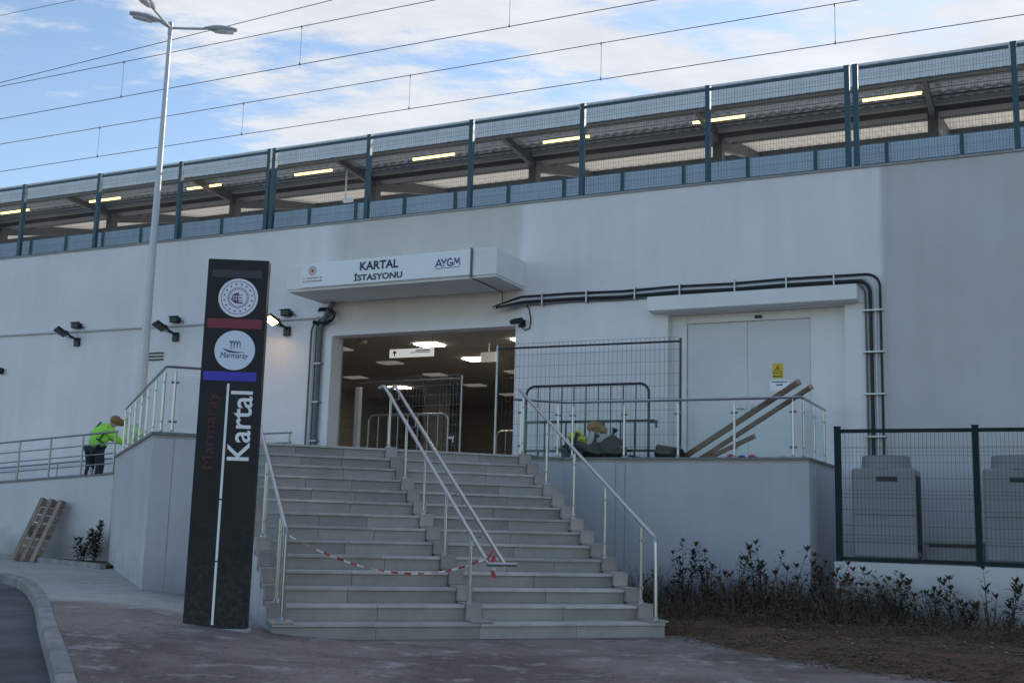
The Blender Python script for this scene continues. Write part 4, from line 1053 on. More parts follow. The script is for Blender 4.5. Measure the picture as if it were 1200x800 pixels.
# conduits over and beside the service door
t = thing('conduit_run', 'dark pipes with white conduit over the door hood and down the right wall', 'conduit', 'W', (-6.0, D0, 5.5))
def run(off, z, xr, rr, mat, name, back=.06):
    R_ = .22-off*.3; pts = [(-9.55+off, D0-.28, 5.33-off*.2), (-9.05+off, D0-.10, z), (-8, D0-back, z+.012*rr/.02), (-7, D0-back, z-.012), (-6, D0-back-.01, z+.008), (-5, D0-back, z-.006), (-4, D0-back, z+.010*rr/.02), (xr-R_, D0-back, z)]
    for i in range(1, 6):
        a = math.pi/2*i/5; pts.append((xr-R_+R_*math.sin(a), D0-back, z-R_+R_*math.cos(a)))
    pts.append((xr, D0-back, 1.2)); m = MB(); m.tube(pts, rr, 8); part(name, m, mat, t, smooth=True)
run(.0, 5.535, -2.46, .022, 'cable_black', 'pipe')
run(.02, 5.475, -2.545, .016, 'conduit_white', 'conduit', .05)
run(.06, 5.425, -2.62, .030, 'cable_black', 'pipe')
run(.10, 5.385, -2.70, .018, 'conduit_grey', 'conduit', .04)
for x in (-8.6, -7.7, -6.75, -5.9, -4.9, -4.0, -3.2):
    m = MB(); m.box(x-.012, x+.012, D0-.12, D0-.002, 5.35, 5.585); part('clip', m, 'galvanised', t)
for z in (4.9, 4.2, 3.5, 2.8):
    m = MB(); m.box(-2.75, -2.42, D0-.115, D0-.002, z, z+.025); part('clip', m, 'galvanised', t)
t = thing('wall_camera', 'black security camera with a looped cable at the right corner of the entrance', 'camera', 'W', (-9.05, D0, 5.0))
m = MB(); m.box(-9.12, -8.98, D0-.03, D0-.001, 4.96, 5.10); part('bracket', m, 'black_plastic', t); m = MB(); m.tube([(-9.04, D0-.03, 5.04), (-9.06, D0-.12, 5.05)], .025, 8); part('arm', m, 'black_plastic', t)
m = MB(); m.tube([(-9.0, D0-.12, 5.08), (-9.12, D0-.26, 5.03), (-9.16, D0-.30, 5.01)], [.055, .055, .04], 10); part('camera_body', m, 'black_plastic', t, smooth=True)
m = MB(); m.tube([(-8.98, D0-.04, 5.42), (-8.90, D0-.03, 5.30), (-8.86, D0-.03, 5.10), (-8.88, D0-.03, 4.93), (-8.98, D0-.04, 4.90), (-9.04, D0-.08, 4.98)], .012, 6); part('cable', m, 'cable_black', t, smooth=True)
# stickers on the service door
t = thing('warning_sign', 'yellow triangle warning sticker on the right leaf of the service door', 'sign', 'W', (-4.235, D0+.234, 3.86))
m = MB(); m.box(-4.33, -4.14, D0+.2305, D0+.234, 3.865, 4.12); part('plate', m, 'yellow_sign', t)
m = MB(); y = D0+.2295
for a, b in (((-4.305, 3.945), (-4.165, 3.945)), ((-4.165, 3.945), (-4.235, 4.08)), ((-4.235, 4.08), (-4.305, 3.945))): m.beam((a[0], y, a[1]), (b[0], y, b[1]), .002, .012)
m.beam((-4.23, y, 4.045), (-4.245, y, 4.0), .002, .012); m.beam((-4.245, y, 4.0), (-4.225, y, 3.995), .002, .01); m.beam((-4.225, y, 3.995), (-4.24, y, 3.96), .002, .01)
m.box(-4.31, -4.16, y-.001, y+.001, 3.885, 3.905); part('symbol', m, 'black_plastic', t)
t = thing('notice_plate', 'small white notice plate below the yellow warning sticker on the door', 'sign', 'W', (-4.2, D0+.234, 3.65))
m = MB(); m.box(-4.37, -4.04, D0+.230, D0+.234, 3.65, 3.835); part('plate', m, 'sign_white', t)
m = MB(); m.box(-4.34, -4.07, D0+.2285, D0+.2297, 3.79, 3.808); m.box(-4.26, -4.15, D0+.2285, D0+.2297, 3.735, 3.76); part('print', m, 'pyl_grey', t)

# --- temporary fence panels and crowd barriers
def temp_fence(name, label, s0, s1, d0, d1, z0, h, dark):
    t = thing(name, label, 'fence', 'W', ((s0+s1)/2, (d0+d1)/2, z0)); L_ = math.hypot(s1-s0, d1-d0); ux, uy = (s1-s0)/L_, (d1-d0)/L_
    P = lambda u, z: (s0+ux*u, d0+uy*u, z0+z)
    for u in (0.0, L_):
        m = MB(); m.cyl(P(u, 0), P(u, h), .021, 8); part('frame_post', m, 'galvanised' if u == 0 else dark, t, smooth=True)
    for z in (.12, h-.06):
        m = MB(); m.cyl(P(0, z), P(L_, z), .019, 8); part('frame_rail', m, dark, t, smooth=True)
    mp_ = mesh_panel(L_-.06, h-.08, .085, .22, .0030); me = mp_.mesh('mesh_infill'); me.materials.append(MATS['wire_zinc' if dark == 'galvanised' else 'wire_dark'])
    inst('mesh_infill', me, t, P(L_/2, .1), math.atan2(uy, ux))
    for u in (0.0, L_):
        m = MB(); p = P(u, 0); m.box(p[0]-.1, p[0]+.1, p[1]-.32, p[1]+.32, z0+.0, z0+.11); part('foot_block', m, 'concrete', t, bevel=.02)
temp_fence('site_fence', 'tall wire mesh site fence panel standing on the terrace right of the entrance', -9.22, -5.72, 18.55, 18.62, LZ-.004, 2.2, 'barrier_steel')
temp_fence('site_fence', 'wire mesh site fence panel standing inside the entrance hall', -14.3, -11.1, 20.9, 20.7, LZ+.003, 1.98, 'galvanised')
def crowd_barrier(label, s0, s1, d, z0, mat, h=1.12, nb=10, th=0.0):
    t = thing('crowd_barrier', label, 'barrier', 'W', ((s0+s1)/2, d, z0)); w = s1-s0
    c, sn = math.cos(th), math.sin(th)
    P = lambda u, z: (s0+u*c, d+u*sn, z0+z)
    R_ = .16; pts = [P(0, .10), P(0, h-R_)]+[P(R_-R_*math.cos(a), h-R_+R_*math.sin(a)) for a in [math.pi/2*i/5 for i in range(1, 6)]]+[P(w-R_+R_*math.sin(a), h-R_+R_*math.cos(a)) for a in [math.pi/2*i/5 for i in range(6)]]+[P(w, .10)]
    m = MB(); m.tube(pts, .024, 8); part('frame', m, mat, t, smooth=True)
    m = MB(); m.cyl(P(0, .22), P(w, .22), .02, 8); part('bottom_rail', m, mat, t, smooth=True)
    for i in range(1, nb):
        m = MB(); m.cyl(P(w*i/nb, .22), P(w*i/nb, h-.01), .010, 6); part('bar', m, mat, t)
    for u in (.25, w-.25):
        m = MB(); p = P(u, 0); m.tube([(p[0], p[1]-.3, z0+.02), (p[0], p[1]-.26, z0+.12), (p[0], p[1]+.26, z0+.12), (p[0], p[1]+.3, z0+.02)], .018, 6); m.cyl((p[0], p[1], z0+.12), (p[0], p[1], z0+.24), .018, 6); part('foot', m, mat, t)
    m = MB(); p = P(w, .6); m.box(p[0]+.01, p[0]+.16, p[1]-.012, p[1]+.012, z0+.68, z0+.73); m.box(p[0]+.12, p[0]+.15, p[1]-.012, p[1]+.012, z0+.60, z0+.68); part('hook', m, mat, t)
crowd_barrier('dark steel crowd barrier with rounded top behind the terrace glass', -8.42, -6.13, 18.15, LZ-.004, 'barrier_steel', 1.36)
t = thing('folded_barrier', 'low dark barrier frame lying on its edge behind the crowd barrier on the terrace', 'barrier', 'W', (-7.2, 17.95, LZ))
for z in (.20, .70):
    m = MB(); m.cyl((-8.35, 17.93, LZ+z), (-5.95, 17.93, LZ+z), .022, 8); part('rail', m, 'barrier_steel', t, smooth=True)
for x in (-8.3, -7.95, -7.55, -7.2, -6.85, -6.55, -6.3):
    m = MB(); m.cyl((x, 17.93, LZ-.003), (x, 17.93, LZ+.70), .015, 6); part('bar', m, 'barrier_steel', t)
crowd_barrier('grey crowd barrier with rounded top inside the entrance hall', -13.62, -11.62, 21.1, LZ+.003, 'galvanised', 1.22, 8)
crowd_barrier('farther grey crowd barrier deep inside the entrance hall', -12.2, -10.1, 24.6, LZ+.003, 'galvanised', 1.15, 8)
t = thing('hall_post', 'white post standing inside the entrance hall behind the handrail', 'post', 'W', (-13.72, 20.8, LZ))
m = MB(); m.box(-13.78, -13.66, 20.74, 20.86, LZ+.003, 4.12); part('shaft', m, 'white_paint', t, bevel=.01); m = MB(); m.box(-13.82, -13.62, 20.7, 20.9, LZ+.003, LZ+.03); part('base_plate', m, 'steel_dull', t)

# --- clutter on the terrace
def blob(c, rx, ry, rz, seed, n=10, k=14, amp=.28, flat=True):
    m = MB(); vs_ = []; fs = []
    for i in range(n+1):
        ph = math.pi*i/n
        for q in range(k):
            th = 2*math.pi*q/k; v = Vector((math.sin(ph)*math.cos(th), math.sin(ph)*math.sin(th), math.cos(ph)))
            f = 1+amp*mnoise.noise(v*1.7+Vector((seed*3.1, seed, 0)))+amp*.5*mnoise.noise(v*4.3+Vector((seed, 0, seed)))
            z = c[2]+max(v.z*rz*f, -rz*.92 if flat else -9)
            vs_.append((c[0]+v.x*rx*f, c[1]+v.y*ry*f, z))
    for i in range(n):
        for q in range(k): q2 = (q+1) % k; fs.append((i*k+q, (i+1)*k+q, (i+1)*k+q2, i*k+q2))
    m.add(vs_, fs); return m
zf = LZ-.004
def bag(label, mat, c, r, seed, name='rubbish_bag', cat='bag', knot=True):
    t = thing(name, label, cat, 'W', (c[0], c[1], zf)); part('sack', blob((c[0], c[1], zf+r[2]*.92), *r, seed), mat, t, smooth=True)
    if knot:
        m = MB(); z = zf+r[2]*1.7; m.tube([(c[0], c[1], z), (c[0]+.02, c[1], z+.1), (c[0]+.06, c[1]-.02, z+.16)], [.05, .022, .055], 7); part('knot', m, mat, t, smooth=True)
bag('black rubbish bag slumped at the left behind the terrace glass', 'bag_black', (-7.25, 17.62), (.30, .22, .18), 1)
bag('black rubbish bag in the middle of the pile, behind the glass posts', 'bag_black', (-6.92, 17.66), (.26, .2, .17), 2)
bag('larger black rubbish bag at the right end of the pile', 'bag_black', (-6.58, 17.62), (.24, .2, .22), 3)
bag('white plastic bag resting among the black bags', 'bag_white', (-6.95, 17.90), (.24, .14, .30), 4)
for (x, y, z, rx, rz, mt, lb, sd_) in ((-7.33, 17.86, .44, .15, .09, 'yellow_cloth', 'crumpled yellow green safety vest on top of the bags', 5), (-6.98, 17.88, .585, .16, .10, 'brown_cloth', 'crumpled ochre cloth lying on the white bag', 6)):
    m = blob((x, y, zf+z), rx, .12, rz, sd_, amp=.5); t = thing('cloth', lb, 'cloth', 'W', (x, y, zf+z-rz)); part('fabric', m, mt, t, smooth=True)
    m = blob((x+rx*.9, y-.02, zf+z-.05), rx*.45, .09, rz*.6, sd_+9, amp=.5); part('fold', m, mt, t, smooth=True)
t = thing('fallen_bucket', 'dark rubber bucket lying on its side beside the planks', 'bucket', 'W', (-5.62, 17.7, zf))
m = MB(); m.tube([(-5.82, 17.72, zf+.145), (-5.80, 17.72, zf+.145), (-5.40, 17.62, zf+.11), (-5.38, 17.615, zf+.11)], [.15, .14, .105, .09], 16); part('body', m, 'bag_black', t, smooth=True)
m = MB(); m.tube([(-5.82, 17.72, zf+.29), (-5.86, 17.72, zf+.22), (-5.88, 17.73, zf+.14), (-5.86, 17.73, zf+.05)], .008, 6); part('handle', m, 'steel_dull', t)
def plank(label, p, q, w, h):
    t = thing('wooden_plank', label, 'plank', 'W', (p[0], p[1], zf)); m = MB(); m.beam(p, q, w, h); part('board', m, 'wood_old', t, bevel=.006)
    P, Q = Vector(p), Vector(q); m = MB(); m.beam(P.lerp(Q, .985), P.lerp(Q, 1.004), w+.003, h+.003); part('sawn_end', m, 'wood_pallet', t)
plank('long brown plank leaning on the balustrade corner, the lower of the two', (-5.16, 17.80, zf+.04), (-3.26, 17.36, zf+1.13), .05, .07)
plank('long brown plank leaning on the balustrade corner, the upper of the two', (-5.50, 17.86, zf+.04), (-3.46, 17.43, zf+1.22), .05, .085)
plank('short dark plank lying low under the two long planks', (-4.98, 17.62, zf+.045), (-4.18, 17.55, zf+.40), .04, .07)
for (x, mt, lb, sd_) in ((-4.55, 'item_red', 'small crumpled red wrapper on the terrace edge', 21), (-4.38, 'item_blue', 'small crumpled blue wrapper on the terrace edge', 22), (-4.22, 'item_red', 'small crumpled red wrapper next to the glass post', 23), (-3.75, 'bag_white', 'small crumpled white wrapper at the terrace corner', 24)):
    m = blob((x, 17.5, zf+.05), .08, .06, .05, sd_, 6, 9, .6); solid('wrapper', m, mt, 'W', (x, 17.5, zf), lb, 'litter', 'litter on the terrace')

# --- air conditioners in the yard
def ac_unit(x0, x1, d0, d1, label):
    t = thing('air_conditioner', label, 'air conditioner', 'W', ((x0+x1)/2, (d0+d1)/2, .84)); z0, z1 = .90, 2.20; cx, cy = (x0+x1)/2, (d0+d1)/2
    m = MB(); m.box(x0, x1, d0, d1, z0, z1); part('casing', m, 'ac_body', t, bevel=.03)
    m = MB(); m.box(x0+.02, x1-.02, d0+.05, d1-.05, .841, z0); part('plinth', m, 'ac_dark', t)
    m = MB(); m.lathe([(.0, .001), (.36, .001), (.345, .19), (.31, .20), (.30, .14), (0, .14)], (cx, cy, z1), 24); fn = part('fan_cowl', m, 'ac_body', t, smooth=True)
    m = MB()
    for q in range(6): m.tube([(cx+.3*math.cos(q*math.pi/6), cy+.3*math.sin(q*math.pi/6), z1+.175), (cx-.3*math.cos(q*math.pi/6), cy-.3*math.sin(q*math.pi/6), z1+.175)], .006, 4)
    part('fan_guard', m, 'ac_dark', fn)
    m = MB(); m.box(cx-.10, cx+.20, d0-.004, d0-.0005, z1-.19, z1-.12); part('badge', m, 'ac_dark', t)
    m = MB(); m.box(x0+.03, x1-.03, d0-.004, d0-.0005, z0+.62, z0+.628); part('panel_seam', m, 'ac_dark', t)
    m = MB()
    for k in range(14): m.box(x1+.0005, x1+.006, d0+.06+.045*k, d0+.085+.045*k, z0+.1, z1-.1)
    part('side_grille', m, 'ac_dark', t)
ac_unit(-2.70, -1.80, 17.35, 18.10, 'white air conditioner with round fan top behind the fence, nearest the terrace')
ac_unit(-.90, .0, 17.35, 18.10, 'white air conditioner with round fan top behind the fence at the right edge')
t = thing('low_cabinet', 'low pale cabinet with a dark slot between the two air conditioners', 'cabinet', 'W', (-1.35, 18.0, .84))
m = MB(); m.box(-1.76, -.94, 17.9, 18.4, .841, 1.16); part('body', m, 'ac_body', t, bevel=.01); m = MB(); m.box(-1.70, -1.05, 17.893, 17.899, 1.08, 1.135); part('slot', m, 'ac_dark', t)
m = MB(); m.box(-2.78, -2.34, D0-.16, D0-.003, .84, 1.2); part_t = thing('pipe_box', 'grey box where the wall pipes come down behind the air conditioner', 'box', 'W', (-2.56, D0-.08, .84)); part('cover', m, 'conduit_grey', part_t, bevel=.01)
m = MB(); m.box(-2.5, -2.4, D0-.166, D0-.161, 1.0, 1.06); part('latch', m, 'steel_dull', part_t)

# --- barrier tape across the left flight
t = thing('barrier_tape', 'red and white barrier tape sagging across the left flight of stairs', 'tape', 'S', (2.9, 12.0, .9))
def tape_pts():
    a, b = Vector((1.83, 12.02, 1.06)), Vector((3.95, 11.68, .90)); out = []
    for i in range(61):
        u = i/60; p = a.lerp(b, u); p.z -= .27*4*u*(1-u)*(1+.25*(u-.5)); out.append(p)
    return out
tp = tape_pts()
for i in range(0, 60, 2):
    m = MB(); tw0, tw1 = .5+.9*math.sin(i*.33), .5+.9*math.sin((i+2)*.33)
    q = [tp[i], tp[i+1], tp[min(i+2, 60)]]; vs_ = []
    for j, p in enumerate(q):
        tw = tw0+(tw1-tw0)*j/2; w = Vector((0, math.sin(tw), math.cos(tw)))*.011; vs_ += [p-w, p+w]
    m.add(vs_, [(0, 2, 3, 1), (2, 4, 5, 3)]); part('stripe', m, 'tape_red' if (i//2) % 2 else 'tape_white', t)
for j, (za, zb_) in enumerate(((.90, .82), (.82, .75), (.75, .67))):
    m = MB(); xo = .02*math.sin(j*2); m.add([(3.95+xo, 11.67, za), (3.99+xo, 11.66, za), (3.98+.01*j, 11.65, zb_), (3.935+.01*j, 11.66, zb_)], [(0, 1, 2, 3)]); part('loose_end', m, 'tape_red' if j % 2 == 0 else 'tape_white', t)
m = MB(); m.tube([(3.90, 11.68, .86), (3.93, 11.66, .92), (3.96, 11.68, .96)], .012, 5); part('knot', m, 'tape_red', t)

# --- wooden pallet leaning on the ramp wall
t = thing('wooden_pallet', 'weathered wooden pallet leaning against the white ramp wall', 'pallet', 'W', (-18.2, 16.1, .27))
gp0 = to_world('W', (-18.2, 16.1, 0)); pg = G(gp0.x, gp0.y)
# the pallet stands on its short end, its long side slanting up and to the right against the wall
O = Vector((-18.26, 16.0, pg+.005)); U = Vector((.10, .46, 1.13)).normalized()           # up the pallet
Wd = Vector((1, 0, 0)) - U*U.x; Wd = (Wd - U*Wd.dot(U)).normalized(); Nn = Wd.cross(U).normalized()
if Nn.y > 0: Nn = -Nn                                                                     # towards the viewer
def pboard(u0, u1, v0, v1, n0, n1, nm):
    m = MB(); vs_ = []
    for n_ in (n0, n1):
        for (u, v) in ((u0, v0), (u0, v1), (u1, v1), (u1, v0)): vs_.append(O+U*u+Wd*v+Nn*n_)
    m.add(vs_, [(0, 1, 2, 3), (7, 6, 5, 4), (0, 4, 5, 1), (1, 5, 6, 2), (2, 6, 7, 3), (3, 7, 4, 0)]); part(nm, m, 'wood_pallet', t, at=tuple(O+U*u0+Wd*v0))
PL_, PWd = 1.28, .62
for v in (0, .26, .52): pboard(0, PL_, v, v+.10, .115, .137, 'runner_board')
for v in (0, .26, .52):
    for u in (0.0, .56, PL_-.145): pboard(u, u+.145, v, v+.10, .024, .1145, 'block')
for k in range(8):
    u = k*(PL_-.13)/7; pboard(u, u+.13, 0, PWd, .0, .023, 'deck_board')

# --- worker leaning over the ramp rail, seen from behind
FX, FYd = -17.86, 17.35; FZ = capz(FX)-.13
WK = thing('person', 'worker in a lime safety jacket and brown cap bending over the ramp rail', 'person', 'W', (FX, FYd, FZ))
def skinned(name, joints, edges, mat, parent, sub=2, root=0):
    me = bpy.data.meshes.new(name); me.from_pydata([j[0] for j in joints], edges, []); me.materials.append(MATS[mat])
    o = bpy.data.objects.new(name, me); COL.objects.link(o); o.parent = parent; BASE[o] = BASE[parent]
    s = o.modifiers.new('skin', 'SKIN'); s.use_smooth_shade = True
    if not me.skin_vertices: me.attributes  # created by the modifier
    bm = bmesh.new(); bm.from_mesh(me); lay = bm.verts.layers.skin.verify(); bm.verts.ensure_lookup_table()
    for i, j in enumerate(joints):
        r_ = j[1] if isinstance(j[1], tuple) else (j[1], j[1]); bm.verts[i][lay].radius = r_; bm.verts[i][lay].use_root = (i == root)
    bm.to_mesh(me); bm.free()
    ss = o.modifiers.new('sub', 'SUBSURF'); ss.levels = sub; ss.render_levels = sub
    return o
# local: x right along the wall, y away from the camera, z up; torso pitched forward and to the right
pel, ch, nk = (0, 0, .86), (.17, .15, 1.17), (.23, .21, 1.27)
hd_ = (.28, .26, 1.34)
J = [(pel, (.13, .10)), ((.07, .06, .99), (.13, .10)), (ch, (.16, .11)), (nk, (.05, .05)), (hd_, (.085, .095)), ((.30, .28, 1.41), (.07, .08)),
     ((-.02, .12, 1.24), .06), ((.12, .33, 1.02), .045), ((.30, .46, .98), .035), ((.36, .50, .97), .03),
     ((.33, .06, 1.17), .06), ((.44, .16, .94), .045), ((.50, .34, .93), .035), ((.51, .40, .93), .03),
     ((-.11, .0, .80), .09), ((-.13, .06, .45), .06), ((-.14, .0, .10), .042), ((-.14, .10, .03), .035),
     ((.10, .02, .80), .09), ((.12, .08, .45), .06), ((.13, .02, .10), .042), ((.13, .12, .03), .035)]
Ed = [(0, 1), (1, 2), (2, 3), (3, 4), (4, 5), (2, 6), (6, 7), (7, 8), (8, 9), (2, 10), (10, 11), (11, 12), (12, 13), (0, 14), (14, 15), (15, 16), (16, 17), (0, 18), (18, 19), (19, 20), (20, 21)]
skinned('body', J, Ed, 'skin', WK)
Jk = [((-.01, -.01, .76), (.225, .18)), ((.05, .04, .97), (.24, .20)), (ch, (.25, .20)), ((.235, .20, 1.285), (.12, .11)),
      ((-.04, .12, 1.22), .10), ((.12, .33, 1.02), .078), ((.27, .45, .985), .06), ((.35, .06, 1.15), .10), ((.46, .16, .95), .078), ((.50, .30, .93), .06)]
skinned('jacket', Jk, [(0, 1), (1, 2), (2, 3), (2, 4), (4, 5), (5, 6), (2, 7), (7, 8), (8, 9)], 'hivis', WK)
Jt = [((0, 0, .84), (.165, .13)), ((-.11, 0, .76), .125), ((-.13, .06, .45), .095), ((-.14, .0, .12), .085), ((.10, .02, .76), .125), ((.12, .08, .45), .095), ((.13, .02, .12), .085)]
skinned('trousers', Jt, [(0, 1), (1, 2), (2, 3), (0, 4), (4, 5), (5, 6)], 'trousers', WK)
m = blob((FX+.27, FYd+.25, FZ+1.385), .108, .12, .105, 51, 8, 12, .04); cp_ = part('cap', m, 'cap_brown', WK, smooth=True)
m = MB(); m.tube([(FX+.30, FYd+.30, FZ+1.36), (FX+.37, FYd+.37, FZ+1.33), (FX+.40, FYd+.40, FZ+1.315)], [.09, .07, .03], 10); part('brim', m, 'cap_brown', cp_, smooth=True)
for (x, y) in ((-.14, .03), (.13, .05)):
    m = blob((FX+x, FYd+y, FZ+.05), .055, .13, .055, 31+x, 6, 10, .1); part('boot', m, 'boot', WK, smooth=True)
def strap(pts, w=.028):
    m = MB(); m.tube([(FX+p[0], FYd+p[1], FZ+p[2]) for p in pts], w, 5); part('strap', m, 'hivis_strap', WK)
ax0, ax1 = Vector((-.01, -.01, .80)), Vector(ch); tdir = (ax1-ax0).normalized(); bn = Vector((0, -1, 0)); bn = (bn-tdir*bn.dot(tdir)).normalized(); sx = tdir.cross(bn).normalized()
if sx.x < 0: sx = -sx
def onback(u, w, rr=.205):
    an = w; return ax0.lerp(ax1, u)+bn*(rr*math.cos(an))+sx*(rr*1.15*math.sin(an))
strap([onback(1.15, -.55), onback(.8, -.6), onback(.4, -.6)], .018); strap([onback(1.15, .55), onback(.8, .6), onback(.4, .6)], .018)
strap([onback(.4, w) for w in (-1.3, -.9, -.45, 0, .45, .9, 1.3)], .02)
m = MB(); vs_ = [(FX-.03, FYd-.12, FZ+.02), (FX+.06, FYd-.12, FZ+.02), (FX+.05, FYd-.10, FZ+.25), (FX+.01, FYd-.1, FZ+.43), (FX-.02, FYd-.1, FZ+.25)]
m = blob((FX+.0, FYd-.05, FZ+.20), .055, .05, .21, 41, 8, 10, .25); solid('pale_leg_gap', m, 'bag_white', 'W', (FX, FYd-.05, FZ), 'small white blob standing in for the bright gap between the legs of the worker', 'bag', smooth=True)  # pale solid added where light shows between the legs
m = blob((FX+.62, FYd, FZ+.10), .28, .15, .11, 43, 8, 12, .2); solid('cement_sack', m, 'bag_white', 'W', (FX+.62, FYd, FZ), 'pale sack lying on the ramp floor beside the worker', 'bag', smooth=True)

# --- shrubs
def leaf(vs_, fs, p, d, up, L_, w):
    sd_ = d.cross(up)
    if sd_.length < 1e-3: sd_ = Vector((1, 0, 0))
    sd_.normalize(); n_ = sd_.cross(d).normalized(); o = len(vs_)
    mid = p+d*(L_*.5)+n_*(L_*.08); tip = p+d*L_-n_*(L_*.05)
    vs_ += [p, mid+sd_*w*.5-n_*w*.12, tip, mid-sd_*w*.5-n_*w*.12, mid]
    fs += [(o, o+1, o+4), (o+1, o+2, o+4), (o+2, o+3, o+4), (o+3, o, o+4)]
def shrub_mesh(rng, h, nst, dens, spread, L0=.075, twigs=0):
    sm_, lv, lf = MB(), [], []
    for k in range(twigs):       # bare side twigs with a few dead leaves
        az = rng.uniform(0, 6.28); hh = h*rng.uniform(.3, .8); out = rng.uniform(.08, .34); n = 4; b_ = Vector((rng.uniform(-.06, .06), rng.uniform(-.06, .06), -.02))
        pts = [b_+Vector((math.cos(az)*out*(i/n)**.8+rng.uniform(-.02, .02), math.sin(az)*out*(i/n)**.8+rng.uniform(-.02, .02), hh*(i/n))) for i in range(n+1)]
        sm_.tube(pts, [.006, .005, .004, .003, .002], 3)
        for j in range(rng.randint(0, 5)):
            q = pts[rng.randint(1, n)]; a = rng.uniform(0, 6.28); leaf(lv, lf, q, Vector((math.cos(a)*.7, math.sin(a)*.7, rng.uniform(-.9, .2))).normalized(), Vector((0, 0, 1)), L0*.7, L0*.25)
    for k in range(nst):
        az = rng.uniform(0, 6.28); hh = h*(1.0 if k == 0 else rng.uniform(.45, .92)); p = Vector((rng.uniform(-.04, .04), rng.uniform(-.04, .04), -.02)); out = spread*rng.uniform(.3, 1)
        pts = []; n = 7; wob = [rng.uniform(-.03, .03) for _ in range(2)]
        for i in range(n+1):
            t = i/n; pts.append(p+Vector((math.cos(az)*out*t**1.2+wob[0]*math.sin(t*5), math.sin(az)*out*t**1.2+wob[1]*math.sin(t*4), hh*t)))
        sm_.tube(pts, [.011*(1-.75*i/n)*(.6+.4*h) for i in range(n+1)], 4)
        nl = int(dens*hh)
        for j in range(nl):
            t = .28+.72*(j+rng.random())/nl; i = min(n-1, int(t*n)); q = pts[i].lerp(pts[i+1], t*n-i); a = j*2.4+rng.uniform(-.5, .5)
            el = rng.uniform(-.35, .75)+.35*(t > .85); d = Vector((math.cos(a)*math.cos(el), math.sin(a)*math.cos(el), math.sin(el)))
            tw = rng.uniform(0, .10)*(1-t*.5); q2 = q+d*tw
            leaf(lv, lf, q2, d, Vector((0, 0, 1)), L0*rng.uniform(.6, 1.25), L0*rng.uniform(.3, .46))
        for j in range(5):
            a = j*1.256; d = Vector((math.cos(a)*.55, math.sin(a)*.55, .8)).normalized(); leaf(lv, lf, pts[-1], d, Vector((0, 0, 1)), L0*rng.uniform(.7, 1.1), L0*.38)
    lm = MB(); lm.add(lv, lf); return sm_, lm
srng = random.Random(12)
#          s      d     height stems density spread mat
SHRUBS = [(-5.18, 15.55, .55, 4, 60, .22, 'leaf_red'), (-4.92, 15.75, .70, 4, 60, .22, 'leaf_green'), (-4.66, 15.45, .90, 4, 56, .20, 'leaf_green'), (-4.50, 16.1, .95, 3, 40, .16, 'leaf_green'),
          (-4.30, 15.3, .62, 5, 60, .25, 'leaf_red'), (-4.08, 15.85, .92, 3, 44, .14, 'leaf_green'), (-3.92, 15.3, .55, 5, 55, .25, 'leaf_dry'), (-3.84, 16.2, .84, 4, 70, .15, 'leaf_green'),
          (-3.58, 15.7, .95, 3, 30, .14, 'leaf_green'), (-3.40, 16.1, .86, 2, 30, .16, 'leaf_green'), (-3.22, 15.3, .56, 5, 60, .24, 'leaf_red'), (-3.02, 15.55, .66, 4, 55, .20, 'leaf_green'),
          (-2.84, 15.6, 1.04, 2, 46, .06, 'leaf_green'), (-2.66, 15.2, .66, 6, 70, .24, 'leaf_red'), (-2.40, 15.4, .62, 5, 60, .24, 'leaf_red'), (-2.20, 15.62, .70, 3, 34, .22, 'leaf_green'),
          (-1.93, 15.6, .86, 4, 40, .26, 'leaf_green'), (-1.74, 15.55, .72, 3, 46, .14, 'leaf_green'), (-1.44, 15.58, .72, 3, 60, .12, 'leaf_green'), (-1.20, 15.55, .76, 4, 56, .12, 'leaf_green'),
          (-1.02, 15.60, .58, 4, 60, .14, 'leaf_red'), (-.80, 15.62, .94, 2, 26, .12, 'leaf_green'), (-.55, 15.5, .56, 3, 44, .14, 'leaf_green')]
ordn = ['first', 'second', 'third', 'fourth', 'fifth', 'sixth', 'seventh', 'eighth', 'ninth', 'tenth', 'eleventh', 'twelfth', 'thirteenth', 'fourteenth', 'fifteenth', 'sixteenth', 'seventeenth', 'eighteenth', 'nineteenth', 'twentieth', 'twenty-first', 'twenty-second', 'twenty-third', 'twenty-fourth', 'twenty-fifth']
for i, (s, d, h, ns, dn, spd, mt) in enumerate(SHRUBS):
    P = to_world('W', (s, d, 0)); z = bedz(P.x, P.y)
    look = 'brownish' if mt == 'leaf_red' else ('dry tan' if mt == 'leaf_dry' else 'dark green')
    t = thing('shrub', f'{look} leafy shrub in the bed, {ordn[i]} from the staircase', 'shrub', 'W', (s, d, z), group='shrubs in the planting bed')
    sm_, lm = shrub_mesh(srng, h*srng.uniform(.72, 1.15), ns+srng.randint(0, 3), dn*srng.uniform(.5, 1.5), spd*srng.uniform(1.0, 2.6), srng.uniform(.07, .125), twigs=srng.randint(3, 9))
    for nm, mm, mat in (('stem', sm_, 'stem_bark'), ('foliage', lm, mt)):
        me = mm.mesh(nm); me.materials.append(MATS[mat]); inst(nm, me, t, (s, d, z))
for i, (s, d, h, lb) in enumerate(((-16.82, 16.25, .62, 'small dark shrub by the ramp wall, the fuller left one of two'), (-16.44, 16.2, .78, 'small dark shrub by the ramp wall, the taller right one of two'))):
    P = to_world('W', (s, d, 0)); z = G(P.x, P.y); t = thing('shrub', lb, 'shrub', 'W', (s, d, z), group='shrubs by the ramp wall')
    sm_, lm = shrub_mesh(srng, h, 6, 90, .22, .11)
    for nm, mm, mat in (('stem', sm_, 'stem_bark'), ('foliage', lm, 'leaf_green')):
        me = mm.mesh(nm); me.materials.append(MATS[mat]); inst(nm, me, t, (s, d, z))
